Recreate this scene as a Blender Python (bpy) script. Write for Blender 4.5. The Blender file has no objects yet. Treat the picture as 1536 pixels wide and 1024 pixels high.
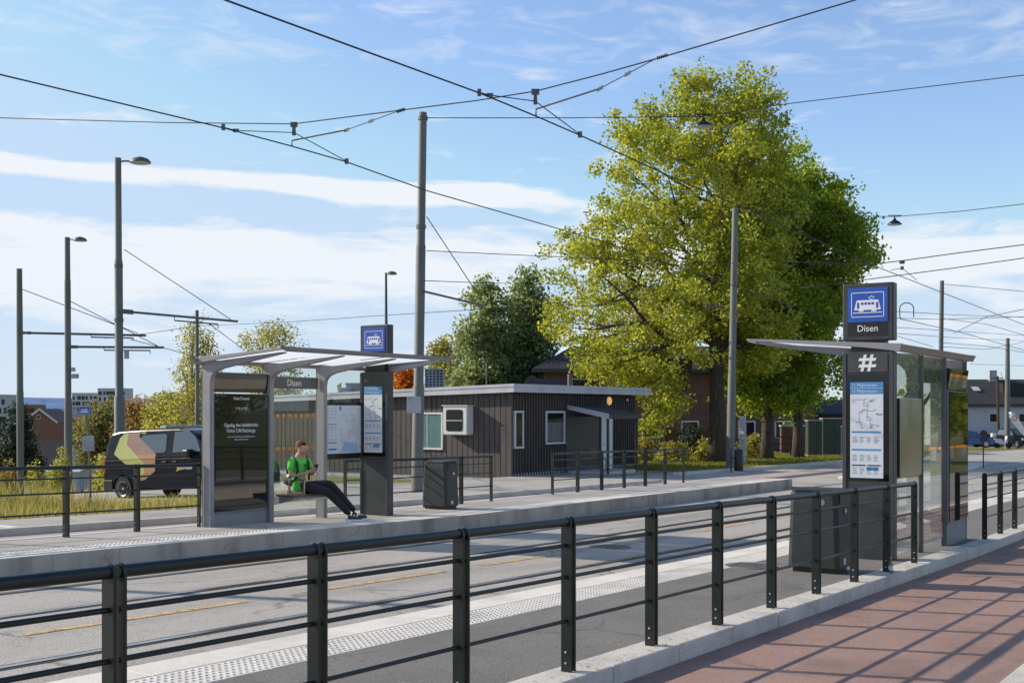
import bpy, math, random
import numpy as np
from mathutils import Vector, Matrix
random.seed(7); RNG = np.random.default_rng(7)
S = bpy.context.scene; C = S.collection
R = math.radians
# ------------------------------------------------------------------ frame
# world x = along the tracks (away from camera), y = across them, z up; camera at (0,0,1.8)
EYE = 1.8; F = 1800.0; TH = R(33.4); CT, ST = math.cos(TH), math.sin(TH); HZ = 615.0
def g(x):                                   # the street falls gently away
    return -.0215*x if x < 18 else -.387-.0115*(x-18)
def ray(px, py):
    t = (px-768)/F
    return CT+ST*t, ST-CT*t, (HZ-py)/F
def PZ(px, py, Z):                          # surveyed point at depth Z
    a, b, c = ray(px, py); return Vector((a*Z, b*Z, EYE+c*Z))
def PX(px, py, x):
    a, b, c = ray(px, py); k = x/a; return Vector((x, b*k, EYE+c*k))
def PY(px, py, y):
    a, b, c = ray(px, py); k = y/b; return Vector((a*k, y, EYE+c*k))
def AT(px, py, c0=0.0):                     # point on the street plane raised by c0
    a, b, c = ray(px, py); k = 10.0
    for _ in range(40): k = (g(a*k)+c0-EYE)/c
    return Vector((a*k, b*k, g(a*k)+c0))
CX = Vector((ST, -CT, 0)); CZ = Vector((CT, ST, 0))      # camera right / forward on the ground
# ------------------------------------------------------------------ materials
def nt(name):
    m = bpy.data.materials.new(name); m.use_nodes = True
    n = m.node_tree; n.nodes.clear(); return m, n
def N(n, t, **kw):
    x = n.nodes.new(t)
    for k, v in kw.items():
        if k in x.inputs: x.inputs[k].default_value = v
        else: setattr(x, k, v)
    return x
def L(n, a, b): n.links.new(a, b)
def ramp(n, src, stops, interp='LINEAR'):
    r = n.nodes.new('ShaderNodeValToRGB'); e = r.color_ramp; e.interpolation = interp
    while len(e.elements) < len(stops): e.elements.new(.5)
    for el, (p, c) in zip(e.elements, stops):
        el.position = p; el.color = (*c, 1) if len(c) == 3 else c
    L(n, src, r.inputs[0]); return r
def mat(name, col, rough=.7, metal=0, var=.15, scale=3, fine=0, fscale=200, bump=0, bscale=60, spec=.5, dirt=None, stretch=None, coord='Object'):
    m, n = nt(name)
    o = N(n, 'ShaderNodeOutputMaterial'); p = N(n, 'ShaderNodeBsdfPrincipled')
    p.inputs['Roughness'].default_value = rough; p.inputs['Metallic'].default_value = metal
    p.inputs['Specular IOR Level'].default_value = spec
    tc = N(n, 'ShaderNodeTexCoord'); geo = N(n, 'ShaderNodeNewGeometry')
    src = geo.outputs['Position']
    if stretch:
        mp = N(n, 'ShaderNodeMapping'); mp.inputs['Scale'].default_value = stretch
        L(n, src, mp.inputs[0]); vsrc = mp.outputs[0]
    else: vsrc = src
    n1 = N(n, 'ShaderNodeTexNoise', Scale=scale, Detail=6.0, Roughness=.6); L(n, vsrc, n1.inputs['Vector'])
    d = dirt or tuple(c*(1-var*2) for c in col)
    l = tuple(min(1, c*(1+var)) for c in col)
    r = ramp(n, n1.outputs['Fac'], [(.3, d), (.5, col), (.72, l)])
    out = r.outputs[0]
    if fine:
        n2 = N(n, 'ShaderNodeTexNoise', Scale=fscale, Detail=3.0, Roughness=.7); L(n, src, n2.inputs['Vector'])
        r2 = ramp(n, n2.outputs['Fac'], [(.38, (1-fine,)*3), (.5, (1,)*3), (.62, (1+fine,)*3)])
        mx = N(n, 'ShaderNodeMix', data_type='RGBA', blend_type='MULTIPLY'); mx.inputs[0].default_value = 1
        L(n, out, mx.inputs[6]); L(n, r2.outputs[0], mx.inputs[7]); out = mx.outputs[2]
    L(n, out, p.inputs['Base Color'])
    rr = N(n, 'ShaderNodeMapRange'); rr.inputs['To Min'].default_value = max(0, rough-.08); rr.inputs['To Max'].default_value = min(1, rough+.1)
    L(n, n1.outputs['Fac'], rr.inputs[0]); L(n, rr.outputs[0], p.inputs['Roughness'])
    if bump:
        n3 = N(n, 'ShaderNodeTexNoise', Scale=bscale, Detail=4.0); L(n, src, n3.inputs['Vector'])
        b = N(n, 'ShaderNodeBump', Strength=bump, Distance=.01); L(n, n3.outputs['Fac'], b.inputs['Height'])
        L(n, b.outputs[0], p.inputs['Normal'])
    L(n, p.outputs[0], o.inputs[0]); m.diffuse_color = (*col, 1)
    return m
def glassmat(name, tint=(.93, .96, .94), ior=1.5, rough=0.0, dirt=.012):
    m, n = nt(name); o = N(n, 'ShaderNodeOutputMaterial')
    tr = N(n, 'ShaderNodeBsdfTransparent'); tr.inputs[0].default_value = (*tint, 1)
    gl = N(n, 'ShaderNodeBsdfGlossy', Roughness=rough); gl.inputs[0].default_value = (.95, .97, 1, 1)
    mx = N(n, 'ShaderNodeMixShader'); ge = N(n, 'ShaderNodeNewGeometry'); dt = N(n, 'ShaderNodeVectorMath', operation='DOT_PRODUCT'); L(n, ge.outputs['Normal'], dt.inputs[0]); L(n, ge.outputs['Incoming'], dt.inputs[1])
    ab = N(n, 'ShaderNodeMath', operation='ABSOLUTE'); L(n, dt.outputs['Value'], ab.inputs[0]); om = N(n, 'ShaderNodeMath', operation='SUBTRACT'); om.inputs[0].default_value = 1; L(n, ab.outputs[0], om.inputs[1])
    pw = N(n, 'ShaderNodeMath', operation='POWER'); pw.inputs[1].default_value = 4.3; L(n, om.outputs[0], pw.inputs[0]); ma = N(n, 'ShaderNodeMath', operation='MULTIPLY_ADD'); ma.inputs[1].default_value = .94; ma.inputs[2].default_value = .05; L(n, pw.outputs[0], ma.inputs[0])
    L(n, ma.outputs[0], mx.inputs[0]); L(n, tr.outputs[0], mx.inputs[1]); L(n, gl.outputs[0], mx.inputs[2])
    df = N(n, 'ShaderNodeBsdfDiffuse'); df.inputs[0].default_value = (.6, .6, .58, 1)
    m2 = N(n, 'ShaderNodeMixShader'); no = N(n, 'ShaderNodeTexNoise', Scale=2.2, Detail=5.0)
    geo = N(n, 'ShaderNodeNewGeometry'); L(n, geo.outputs['Position'], no.inputs['Vector'])
    rr = ramp(n, no.outputs['Fac'], [(.35, (dirt*.3,)*3), (.75, (dirt*1.6,)*3)])
    L(n, rr.outputs[0], m2.inputs[0]); L(n, mx.outputs[0], m2.inputs[1]); L(n, df.outputs[0], m2.inputs[2])
    L(n, m2.outputs[0], o.inputs[0]); return m
def darkglass(name, col=(.01, .012, .012), rough=.03, wob=0):
    m, n = nt(name); o = N(n, 'ShaderNodeOutputMaterial'); p = N(n, 'ShaderNodeBsdfPrincipled')
    p.inputs['Base Color'].default_value = (*col, 1); p.inputs['Roughness'].default_value = rough
    p.inputs['Specular IOR Level'].default_value = .6; p.inputs['Coat Weight'].default_value = .1
    if wob:
        geo = N(n, 'ShaderNodeNewGeometry'); no = N(n, 'ShaderNodeTexNoise', Scale=.9, Detail=.5)
        L(n, geo.outputs['Position'], no.inputs['Vector']); b = N(n, 'ShaderNodeBump', Strength=wob, Distance=.05)
        L(n, no.outputs['Fac'], b.inputs['Height']); L(n, b.outputs[0], p.inputs['Normal'])
    L(n, p.outputs[0], o.inputs[0]); return m
def leafmat(name, stops, trans=.45, rough=.5):
    m, n = nt(name); o = N(n, 'ShaderNodeOutputMaterial')
    geo = N(n, 'ShaderNodeNewGeometry')
    no = N(n, 'ShaderNodeTexNoise', Scale=.55, Detail=3.0); L(n, geo.outputs['Position'], no.inputs['Vector'])
    ad = N(n, 'ShaderNodeMath', operation='MULTIPLY_ADD'); ad.inputs[1].default_value = .45
    L(n, geo.outputs['Random Per Island'], ad.inputs[0])
    m3 = N(n, 'ShaderNodeMath', operation='MULTIPLY'); m3.inputs[1].default_value = .6
    L(n, no.outputs['Fac'], m3.inputs[0]); L(n, m3.outputs[0], ad.inputs[2])
    r = ramp(n, ad.outputs[0], stops)
    p = N(n, 'ShaderNodeBsdfPrincipled', Roughness=rough); L(n, r.outputs[0], p.inputs['Base Color'])
    p.inputs['Specular IOR Level'].default_value = .35
    t = N(n, 'ShaderNodeBsdfTranslucent')
    hs = N(n, 'ShaderNodeHueSaturation', Saturation=1.15, Value=1.7); L(n, r.outputs[0], hs.inputs['Color']); L(n, hs.outputs[0], t.inputs[0])
    mx = N(n, 'ShaderNodeMixShader'); mx.inputs[0].default_value = trans
    L(n, p.outputs[0], mx.inputs[1]); L(n, t.outputs[0], mx.inputs[2]); L(n, mx.outputs[0], o.inputs[0]); return m
M = {}
M['asphalt'] = mat('asphalt', (.44, .40, .345), .85, var=.13, scale=.8, fine=.42, fscale=80, bump=.5, bscale=110, stretch=(.22, 1.3, 1))
def wear(m, cs=.35, dark=.55, stain=.72):
    n = m.node_tree; p = n.nodes['Principled BSDF']; src = p.inputs['Base Color'].links[0].from_socket; ge = N(n, 'ShaderNodeNewGeometry')
    no = N(n, 'ShaderNodeTexNoise', Scale=1.1, Detail=4.0); L(n, ge.outputs['Position'], no.inputs['Vector'])
    ma = N(n, 'ShaderNodeMix', data_type='RGBA', blend_type='ADD'); ma.inputs[0].default_value = .9; L(n, ge.outputs['Position'], ma.inputs[6]); L(n, no.outputs['Color'], ma.inputs[7])
    v = N(n, 'ShaderNodeTexVoronoi', feature='DISTANCE_TO_EDGE', Scale=cs); L(n, ma.outputs[2], v.inputs['Vector'])
    c = ramp(n, v.outputs['Distance'], [(0, (dark,)*3), (.006, (dark+.1,)*3), (.012, (1,)*3)])
    n2 = N(n, 'ShaderNodeTexNoise', Scale=.6, Detail=5.0, Roughness=.7); L(n, ge.outputs['Position'], n2.inputs['Vector'])
    mk = ramp(n, n2.outputs['Fac'], [(.48, (1,)*3), (.56, (0,)*3)])
    m1 = N(n, 'ShaderNodeMix', data_type='RGBA'); L(n, mk.outputs[0], m1.inputs[0]); L(n, c.outputs[0], m1.inputs[6]); m1.inputs[7].default_value = (1, 1, 1, 1)
    n3 = N(n, 'ShaderNodeTexNoise', Scale=2.3, Detail=6.0, Roughness=.75); L(n, ge.outputs['Position'], n3.inputs['Vector'])
    st = ramp(n, n3.outputs['Fac'], [(.30, (stain,)*3), (.42, (1,)*3)])
    a = N(n, 'ShaderNodeMix', data_type='RGBA', blend_type='MULTIPLY'); a.inputs[0].default_value = 1; L(n, src, a.inputs[6]); L(n, m1.outputs[2], a.inputs[7])
    b = N(n, 'ShaderNodeMix', data_type='RGBA', blend_type='MULTIPLY'); b.inputs[0].default_value = 1; L(n, a.outputs[2], b.inputs[6]); L(n, st.outputs[0], b.inputs[7]); L(n, b.outputs[2], p.inputs['Base Color'])
wear(M['asphalt'])
M['asphalt_dark'] = mat('platform asphalt', (.20, .185, .162), .9, var=.08, scale=1.2, fine=.55, fscale=120, bump=.5, bscale=140)
M['asphalt_pale'] = mat('pavement asphalt', (.44, .405, .35), .88, var=.15, scale=.5, fine=.2, fscale=60, bump=.2)
M['red'] = mat('red cycle asphalt', (.345, .215, .17), .88, var=.12, scale=1.1, fine=.45, fscale=140, bump=.4, bscale=120)
M['pink'] = mat('faded red lane', (.47, .37, .325), .88, var=.1, scale=.8, fine=.2, fscale=80, bump=.2)
M['granite'] = mat('granite kerb', (.62, .57, .495), .8, var=.12, scale=2.5, fine=.3, fscale=150, bump=.4, bscale=90)
M['stone_white'] = mat('pale edge stone', (.80, .73, .62), .8, var=.10, scale=1.5, fine=.15, fscale=130, bump=.3)
M['tactile'] = mat('tactile paving', (.70, .645, .56), .8, var=.12, scale=2, fine=.15, fscale=100, bump=.2)
M['concrete'] = mat('platform concrete', (.46, .40, .33), .85, var=.25, scale=1.6, fine=.2, fscale=110, bump=.4, stretch=(1, 1, .3))
M['rail'] = mat('rail steel', (.50, .48, .46), .22, metal=.9, var=.1, scale=4)
M['railrubber'] = mat('rail groove filler', (.05, .048, .045), .9)
M['orange'] = mat('worn orange paint', (.62, .40, .17), .85, var=.3, scale=9, fine=.5, fscale=50)
M['white_paint'] = mat('road white paint', (.62, .61, .58), .8, var=.2, scale=4, fine=.2)
M['fence'] = mat('fence paint dark green', (.009, .014, .0125), .34, var=.15, scale=8, fine=.2, fscale=200, bump=.08, bscale=300)
M['pole'] = mat('galvanised pole', (.155, .158, .142), .6, metal=.1, var=.12, scale=3, fine=.1, stretch=(1, 1, .2))
M['pole_dark'] = mat('dark pole paint', (.12, .125, .115), .55, metal=.2, var=.12, scale=3)
M['wire'] = mat('weathered wire', (.02, .02, .021), .6, metal=.1)
M['insul'] = mat('insulator grey', (.12, .12, .12), .5)
M['sh_frame'] = mat('shelter grey paint', (.265, .26, .275), .5, metal=.05, var=.06, scale=3)
M['sh_back'] = mat('shelter back reflection tint', (.30, .235, .20), .45, metal=.2, var=.08)  # warm grey: a reddish reflection painted into the base colour
M['anth'] = mat('anthracite paint', (.040, .042, .046), .42, var=.12, scale=5, fine=.08)
M['black'] = mat('black plastic', (.012, .012, .012), .35)
M['milk'] = None
M['glass'] = glassmat('clear shelter glass')
M['pglass'] = darkglass('black backed glass', (.004, .004, .004), .10, wob=.04)
M['adglass'] = darkglass('dark advert glass', (.018, .02, .017), .02, wob=.06)
M['steel'] = mat('brushed steel back', (.36, .36, .37), .16, metal=.95, var=.05, bump=.25, bscale=1.5)
M['blue'] = mat('sign blue', (.015, .085, .42), .4, var=.05)
M['skyblue'] = mat('header blue', (.06, .24, .52), .5, var=.05)
M['white'] = mat('white print', (.78, .78, .78), .5, var=.03)
M['poster'] = mat('poster paper', (.62, .66, .72), .5, var=.04)
M['greyink'] = mat('grey ink', (.30, .33, .38), .6)
M['redink'] = mat('red ink', (.5, .16, .1), .6)
M['wood_seat'] = mat('bench slats', (.15, .085, .05), .6, var=.2, stretch=(.3, 6, 1))
M['bin'] = mat('bin paint dark green', (.020, .028, .028), .45, var=.15, scale=6, fine=.15, fscale=120)
M['siding'] = mat('brown stained siding', (.085, .072, .066), .75, var=.2, scale=2.2, fine=.2, fscale=30, bump=.3, stretch=(3, 3, .4))
M['fascia'] = mat('white fascia board', (.50, .50, .53), .5, var=.08, scale=1.5)
M['wtrim'] = mat('white window trim', (.62, .62, .62), .5, var=.05)
M['roofmem'] = mat('roof membrane', (.05, .05, .052), .9, var=.2)
M['teal'] = mat('teal blind', (.10, .19, .175), .35, var=.05)
M['plinth'] = mat('painted plinth', (.42, .44, .47), .8, var=.15)
M['win'] = darkglass('window glass', (.015, .018, .02), .03, wob=.3)
M['globe'] = None
def brick(name, c1, c2, mortar, scale=1.0, rough=.85):
    m, n = nt(name); o = N(n, 'ShaderNodeOutputMaterial'); p = N(n, 'ShaderNodeBsdfPrincipled', Roughness=rough)
    tc = N(n, 'ShaderNodeNewGeometry'); sp = N(n, 'ShaderNodeSeparateXYZ'); L(n, tc.outputs['Position'], sp.inputs[0])
    ad = N(n, 'ShaderNodeMath', operation='ADD'); L(n, sp.outputs[0], ad.inputs[0]); L(n, sp.outputs[1], ad.inputs[1])
    cb = N(n, 'ShaderNodeCombineXYZ'); L(n, ad.outputs[0], cb.inputs[0]); L(n, sp.outputs[2], cb.inputs[1])
    b = N(n, 'ShaderNodeTexBrick', Scale=scale); b.inputs['Color1'].default_value = (*c1, 1); b.inputs['Color2'].default_value = (*c2, 1)
    b.inputs['Mortar'].default_value = (*mortar, 1); b.inputs['Mortar Size'].default_value = .012; b.inputs['Brick Width'].default_value = .28; b.inputs['Row Height'].default_value = .09
    L(n, cb.outputs[0], b.inputs['Vector']); L(n, b.outputs[0], p.inputs['Base Color']); L(n, p.outputs[0], o.inputs[0]); return m
M['brick'] = brick('red brick', (.16, .062, .045), (.11, .045, .035), (.14, .11, .1))
M['brick_far'] = brick('orange brick', (.26, .10, .065), (.20, .08, .05), (.2, .13, .1))
def tiles(name, col, dark, pitch=3.2, row=2.6):
    m, n = nt(name); o = N(n, 'ShaderNodeOutputMaterial'); p = N(n, 'ShaderNodeBsdfPrincipled', Roughness=.7)
    ge = N(n, 'ShaderNodeNewGeometry'); w = N(n, 'ShaderNodeTexWave', wave_type='BANDS', bands_direction='X', Scale=pitch*.5, Distortion=.1)
    tc = N(n, 'ShaderNodeTexCoord'); L(n, tc.outputs['Object'], w.inputs[0])
    w2 = N(n, 'ShaderNodeTexWave', wave_type='BANDS', bands_direction='Z', Scale=row*.5, wave_profile='SAW'); L(n, tc.outputs['Object'], w2.inputs[0])
    mu = N(n, 'ShaderNodeMath', operation='MULTIPLY'); L(n, w.outputs['Fac'], mu.inputs[0]); L(n, w2.outputs['Fac'], mu.inputs[1])
    no = N(n, 'ShaderNodeTexNoise', Scale=3.0, Detail=4.0); L(n, tc.outputs['Object'], no.inputs['Vector'])
    m2 = N(n, 'ShaderNodeMath', operation='MULTIPLY_ADD'); m2.inputs[1].default_value = .5; L(n, no.outputs['Fac'], m2.inputs[0]); L(n, mu.outputs[0], m2.inputs[2])
    r = ramp(n, m2.outputs[0], [(.15, dark), (.9, col)]); L(n, r.outputs[0], p.inputs['Base Color'])
    b = N(n, 'ShaderNodeBump', Strength=.6, Distance=.05); L(n, mu.outputs[0], b.inputs['Height']); L(n, b.outputs[0], p.inputs['Normal'])
    L(n, p.outputs[0], o.inputs[0]); return m
M['tile_dark'] = tiles('dark roof tiles', (.085, .075, .072), (.02, .018, .018))
M['tile_black'] = tiles('black roof tiles', (.030, .030, .034), (.01, .01, .011))
M['tile_red'] = tiles('red roof tiles', (.20, .10, .075), (.10, .05, .04))
M['bark'] = mat('bark', (.075, .060, .047), .95, var=.35, scale=5, fine=.4, fscale=25, bump=.9, bscale=14, stretch=(2.2, 2.2, .5))
M['birchbark'] = mat('birch bark', (.34, .32, .29), .9, var=.5, scale=4, bump=.4)
YG = [(.18, (.10, .14, .025)), (.38, (.235, .28, .048)), (.58, (.38, .395, .075)), (.8, (.56, .49, .10))]
M['leaf_lime'] = leafmat('lime tree leaves', YG, .5)
M['leaf_green'] = leafmat('green linden leaves', [(.18, (.085, .125, .025)), (.45, (.19, .25, .045)), (.7, (.31, .35, .06)), (.88, (.46, .43, .09))], .66)
M['leaf_dark'] = leafmat('dark poplar leaves', [(.2, (.12, .145, .07)), (.5, (.22, .26, .11)), (.85, (.36, .38, .20))], .6)
M['leaf_birch'] = leafmat('birch leaves', [(.2, (.14, .15, .04)), (.5, (.29, .28, .075)), (.85, (.48, .40, .14))], .6)
M['leaf_orange'] = leafmat('orange maple leaves', [(.2, (.30, .085, .012)), (.5, (.52, .18, .02)), (.85, (.62, .30, .04))], .5)
M['leaf_russet'] = leafmat('russet shrub leaves', [(.2, (.20, .10, .04)), (.5, (.30, .19, .07)), (.85, (.36, .28, .10))], .4)
M['leaf_yellow'] = leafmat('yellow shrub leaves', [(.2, (.20, .20, .05)), (.5, (.40, .38, .09)), (.85, (.52, .45, .13))], .4)
M['leaf_conifer'] = leafmat('spruce needles', [(.2, (.02, .032, .018)), (.5, (.045, .06, .03)), (.85, (.085, .09, .045))], .25)
M['leaf_far'] = leafmat('distant autumn trees', [(.2, (.11, .12, .045)), (.5, (.22, .21, .075)), (.85, (.34, .26, .10))], .4)
M['drygrass'] = leafmat('dry and green grass blades', [(.2, (.16, .19, .035)), (.42, (.36, .34, .09)), (.6, (.46, .36, .17)), (.78, (.20, .22, .05)), (.9, (.42, .24, .12))], .35)
M['lawnblade'] = leafmat('lawn blades', [(.2, (.10, .13, .02)), (.5, (.19, .20, .035)), (.85, (.30, .25, .05))], .35)
M['lawn'] = mat('lawn', (.19, .175, .035), .95, var=.3, scale=1.2, fine=.4, fscale=12, bump=.6, bscale=20, dirt=(.10, .10, .02))
M['ground'] = mat('ground turf', (.21, .20, .065), .95, var=.3, scale=.25, fine=.3, fscale=6, dirt=(.13, .12, .04))
M['skin'] = mat('skin', (.50, .27, .19), .55, var=.06)
M['hair'] = mat('brown hair', (.16, .085, .04), .7, var=.3, scale=40, bump=.5, bscale=150)
M['shirt'] = mat('bright green shirt', (.10, .62, .07), .8, var=.12, scale=10, bump=1.0, bscale=16)
M['trouser'] = mat('black trousers', (.014, .015, .018), .8, var=.3, scale=10, bump=1.0, bscale=16)
M['shoe'] = mat('navy shoe', (.025, .03, .05), .6)
M['vanpaint'] = mat('dark navy van paint', (.005, .007, .014), .22, var=.1)
M['vanpaint'].node_tree.nodes['Principled BSDF'].inputs['Coat Weight'].default_value = .0; M['vanpaint'].node_tree.nodes['Principled BSDF'].inputs['Specular IOR Level'].default_value = .28
M['vangreen'] = mat('lime vinyl', (.40, .42, .12), .35, var=.04)
M['vanorange'] = mat('terracotta vinyl', (.38, .21, .10), .35, var=.04)
M['vanpink'] = mat('dusty orange vinyl', (.28, .165, .12), .35, var=.04)
M['vanamber'] = mat('amber vinyl', (.55, .36, .05), .4, var=.04)
M['tyre'] = mat('tyre rubber', (.015, .015, .015), .8)
M['alloy'] = mat('wheel alloy', (.45, .45, .46), .3, metal=.8)
M['tail'] = mat('tail lamp red', (.35, .02, .012), .25)
M['headlamp'] = mat('lamp lens', (.55, .57, .6), .12)
M['carblue'] = mat('blue car paint', (.06, .14, .36), .2)
M['render'] = mat('pale render wall', (.46, .47, .52), .85, var=.08, scale=.8)
M['renderfar'] = mat('apartment render', (.50, .50, .54), .85, var=.05, scale=.2)
M['dotorange'] = mat('orange glass dots', (.72, .27, .04), .5)
M['carsign'] = mat('cabinet green', (.045, .065, .045), .5, var=.1)
M['woodbrown'] = mat('tarred wood', (.08, .045, .03), .85, var=.3)
M['iron'] = mat('cast iron cover', (.22, .205, .185), .8, metal=.1, var=.2, scale=10)
M['hill'] = mat('hazy far hills', (.17, .25, .42), 1, var=.12, scale=.004, fine=.15, fscale=.03, spec=0)  # distance haze is put into the bluish base colour
M['farcity'] = mat('distant roofs', (.22, .15, .13), .9, var=.25, scale=.05)
def mk_milk():
    m, n = nt('milky roof panel'); o = N(n, 'ShaderNodeOutputMaterial')
    d = N(n, 'ShaderNodeBsdfDiffuse'); d.inputs[0].default_value = (.8, .8, .8, 1); t = N(n, 'ShaderNodeBsdfTranslucent'); t.inputs[0].default_value = (.97, .97, .97, 1)
    mx = N(n, 'ShaderNodeMixShader'); mx.inputs[0].default_value = .8; L(n, d.outputs[0], mx.inputs[1]); L(n, t.outputs[0], mx.inputs[2])
    g2 = N(n, 'ShaderNodeBsdfGlossy', Roughness=.1); m2 = N(n, 'ShaderNodeMixShader'); m2.inputs[0].default_value = .06
    L(n, mx.outputs[0], m2.inputs[1]); L(n, g2.outputs[0], m2.inputs[2]); L(n, m2.outputs[0], o.inputs[0]); return m
M['milk'] = mk_milk()
def emis(name, col, st):
    m, n = nt(name); o = N(n, 'ShaderNodeOutputMaterial'); p = N(n, 'ShaderNodeBsdfPrincipled'); p.inputs['Base Color'].default_value = (*col, 1)
    p.inputs['Emission Color'].default_value = (*col, 1); p.inputs['Emission Strength'].default_value = st; L(n, p.outputs[0], o.inputs[0]); return m
M['globe'] = emis('amber globe lamp', (.9, .5, .16), .55)
wear(M['asphalt_dark'], .3, .7, .82); wear(M['red'], .28, .75, .8); wear(M['asphalt_pale'], .4, .6, .75); wear(M['concrete'], .5, .75, .7); wear(M['granite'], .2, .9, .72); wear(M['stone_white'], .2, .9, .78); wear(M['tactile'], .2, .9, .75)
# ------------------------------------------------------------------ mesh builder
OFF = {}
class MB:
    def __init__(s): s.v = []; s.f = []
    def add(s, vs, fs):
        b = len(s.v); s.v += [Vector(v) for v in vs]; s.f += [tuple(b+i for i in f) for f in fs]; return s
    def box(s, x0, x1, y0, y1, z0, z1):
        return s.add([(x0, y0, z0), (x1, y0, z0), (x1, y1, z0), (x0, y1, z0), (x0, y0, z1), (x1, y0, z1), (x1, y1, z1), (x0, y1, z1)],
                     [(0, 3, 2, 1), (4, 5, 6, 7), (0, 1, 5, 4), (1, 2, 6, 5), (2, 3, 7, 6), (3, 0, 4, 7)])
    def obox(s, c, ax, ay, az, hx, hy, hz):
        c = Vector(c); ax = Vector(ax).normalized()*hx; ay = Vector(ay).normalized()*hy; az = Vector(az).normalized()*hz
        vs = [c+sx*ax+sy*ay+sz*az for sz in (-1, 1) for sx, sy in ((-1, -1), (1, -1), (1, 1), (-1, 1))]
        return s.add(vs, [(0, 3, 2, 1), (4, 5, 6, 7), (0, 1, 5, 4), (1, 2, 6, 5), (2, 3, 7, 6), (3, 0, 4, 7)])
    def prism(s, pts, axis, a0, a1):         # polygon in the two other axes, extruded along axis
        def P(p, a):
            q = list(p); q.insert(axis, a); return q
        n = len(pts); vs = [P(p, a0) for p in pts]+[P(p, a1) for p in pts]
        fs = [tuple(range(n))[::-1], tuple(range(n, 2*n))]+[(i, (i+1) % n, n+(i+1) % n, n+i) for i in range(n)]
        return s.add(vs, fs)
    def tube(s, pts, r, seg=8, caps=True):
        pts = [Vector(p) for p in pts]; n = len(pts); rs = r if isinstance(r, (list, tuple)) else [r]*n
        vs = []; fs = []; up = None
        for i, p in enumerate(pts):
            d = (pts[min(i+1, n-1)]-pts[max(i-1, 0)]).normalized()
            if up is None: up = Vector((0, 0, 1)) if abs(d.z) < .9 else Vector((1, 0, 0))
            a = d.cross(up)
            if a.length < 1e-4: a = d.cross(Vector((1, .3, 0)))
            a.normalize(); b = d.cross(a).normalized(); up = -b if False else up
            for k in range(seg):
                t = 2*math.pi*k/seg; vs.append(p+(a*math.cos(t)+b*math.sin(t))*rs[i])
        for i in range(n-1):
            for k in range(seg):
                k2 = (k+1) % seg; fs.append((i*seg+k, (i+1)*seg+k, (i+1)*seg+k2, i*seg+k2))
        if caps: fs += [tuple(range(seg)), tuple(range((n-1)*seg, n*seg))[::-1]]
        return s.add(vs, fs)
    def lathe(s, prof, c=(0, 0, 0), seg=20, axis=(0, 0, 1)):
        ax = Vector(axis).normalized(); q = ax.to_track_quat('Z', 'Y'); vs = []; fs = []; n = len(prof)
        for r, z in prof:
            for k in range(seg):
                t = 2*math.pi*k/seg; vs.append(Vector(c)+q @ Vector((r*math.cos(t), r*math.sin(t), z)))
        for i in range(n-1):
            for k in range(seg):
                k2 = (k+1) % seg; fs.append((i*seg+k, i*seg+k2, (i+1)*seg+k2, (i+1)*seg+k))
        fs += [tuple(range(seg))[::-1], tuple(range((n-1)*seg, n*seg))]
        return s.add(vs, fs)
    def build(s, name, m, parent=None, bevel=0, smooth=False, slope=False):
        if slope: s.v = [Vector((v.x, v.y, v.z+g(v.x))) for v in s.v]
        if parent is None:
            off = Vector((sum(v.x for v in s.v)/len(s.v), sum(v.y for v in s.v)/len(s.v), min(v.z for v in s.v)))
        else: off = OFF.get(parent.name, Vector((0, 0, 0)))
        me = bpy.data.meshes.new(name); me.from_pydata([v-off for v in s.v], [], s.f); me.update()
        ml = m if isinstance(m, list) else [m]
        for q in ml: me.materials.append(q)
        o = bpy.data.objects.new(name, me); C.objects.link(o)
        if parent is None: o.location = off
        else: o.parent = parent
        OFF[o.name] = off
        if smooth:
            me.polygons.foreach_set('use_smooth', [True]*len(me.polygons)); me.update()
            if smooth != 'all':
                try: me.set_sharp_from_angle(angle=R(40))
                except Exception: pass
        if bevel:
            b = o.modifiers.new('bevel', 'BEVEL'); b.width = bevel; b.segments = 2; b.limit_method = 'ANGLE'; b.angle_limit = R(35)
        return o
def fixn(o):
    import bmesh
    bm = bmesh.new(); bm.from_mesh(o.data); bmesh.ops.recalc_face_normals(bm, faces=bm.faces); bm.to_mesh(o.data); bm.free(); return o
def tag(o, label=None, cat=None, group=None, kind=None):
    if label: o['label'] = label
    if cat: o['category'] = cat
    if group: o['group'] = group
    if kind: o['kind'] = kind
    return o
def thing(name, label, cat, loc=(0, 0, 0), rz=0, group=None, world=True):
    o = bpy.data.objects.new(name, None); C.objects.link(o); o.location = loc; o.rotation_euler = (0, 0, rz); o.empty_display_size = .2
    OFF[o.name] = Vector(loc) if world else Vector((0, 0, 0)); return tag(o, label, cat, group)
def struct(o): o['kind'] = 'structure'; return o
def rawmesh(name, co, faces4, m, parent=None, off=(0, 0, 0), tri=False):
    k = 3 if tri else 4; me = bpy.data.meshes.new(name); nv = len(co); nf = nv//k
    me.vertices.add(nv); me.vertices.foreach_set('co', (co-np.array(off)).astype(np.float32).ravel())
    me.loops.add(nv); me.loops.foreach_set('vertex_index', np.arange(nv, dtype=np.int32))
    me.polygons.add(nf); me.polygons.foreach_set('loop_start', np.arange(0, nv, k, dtype=np.int32)); 
    me.update(calc_edges=True); me.validate(); me.materials.append(m)
    o = bpy.data.objects.new(name, me); C.objects.link(o)
    if parent: o.parent = parent
    return o
FONT = {}
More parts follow.
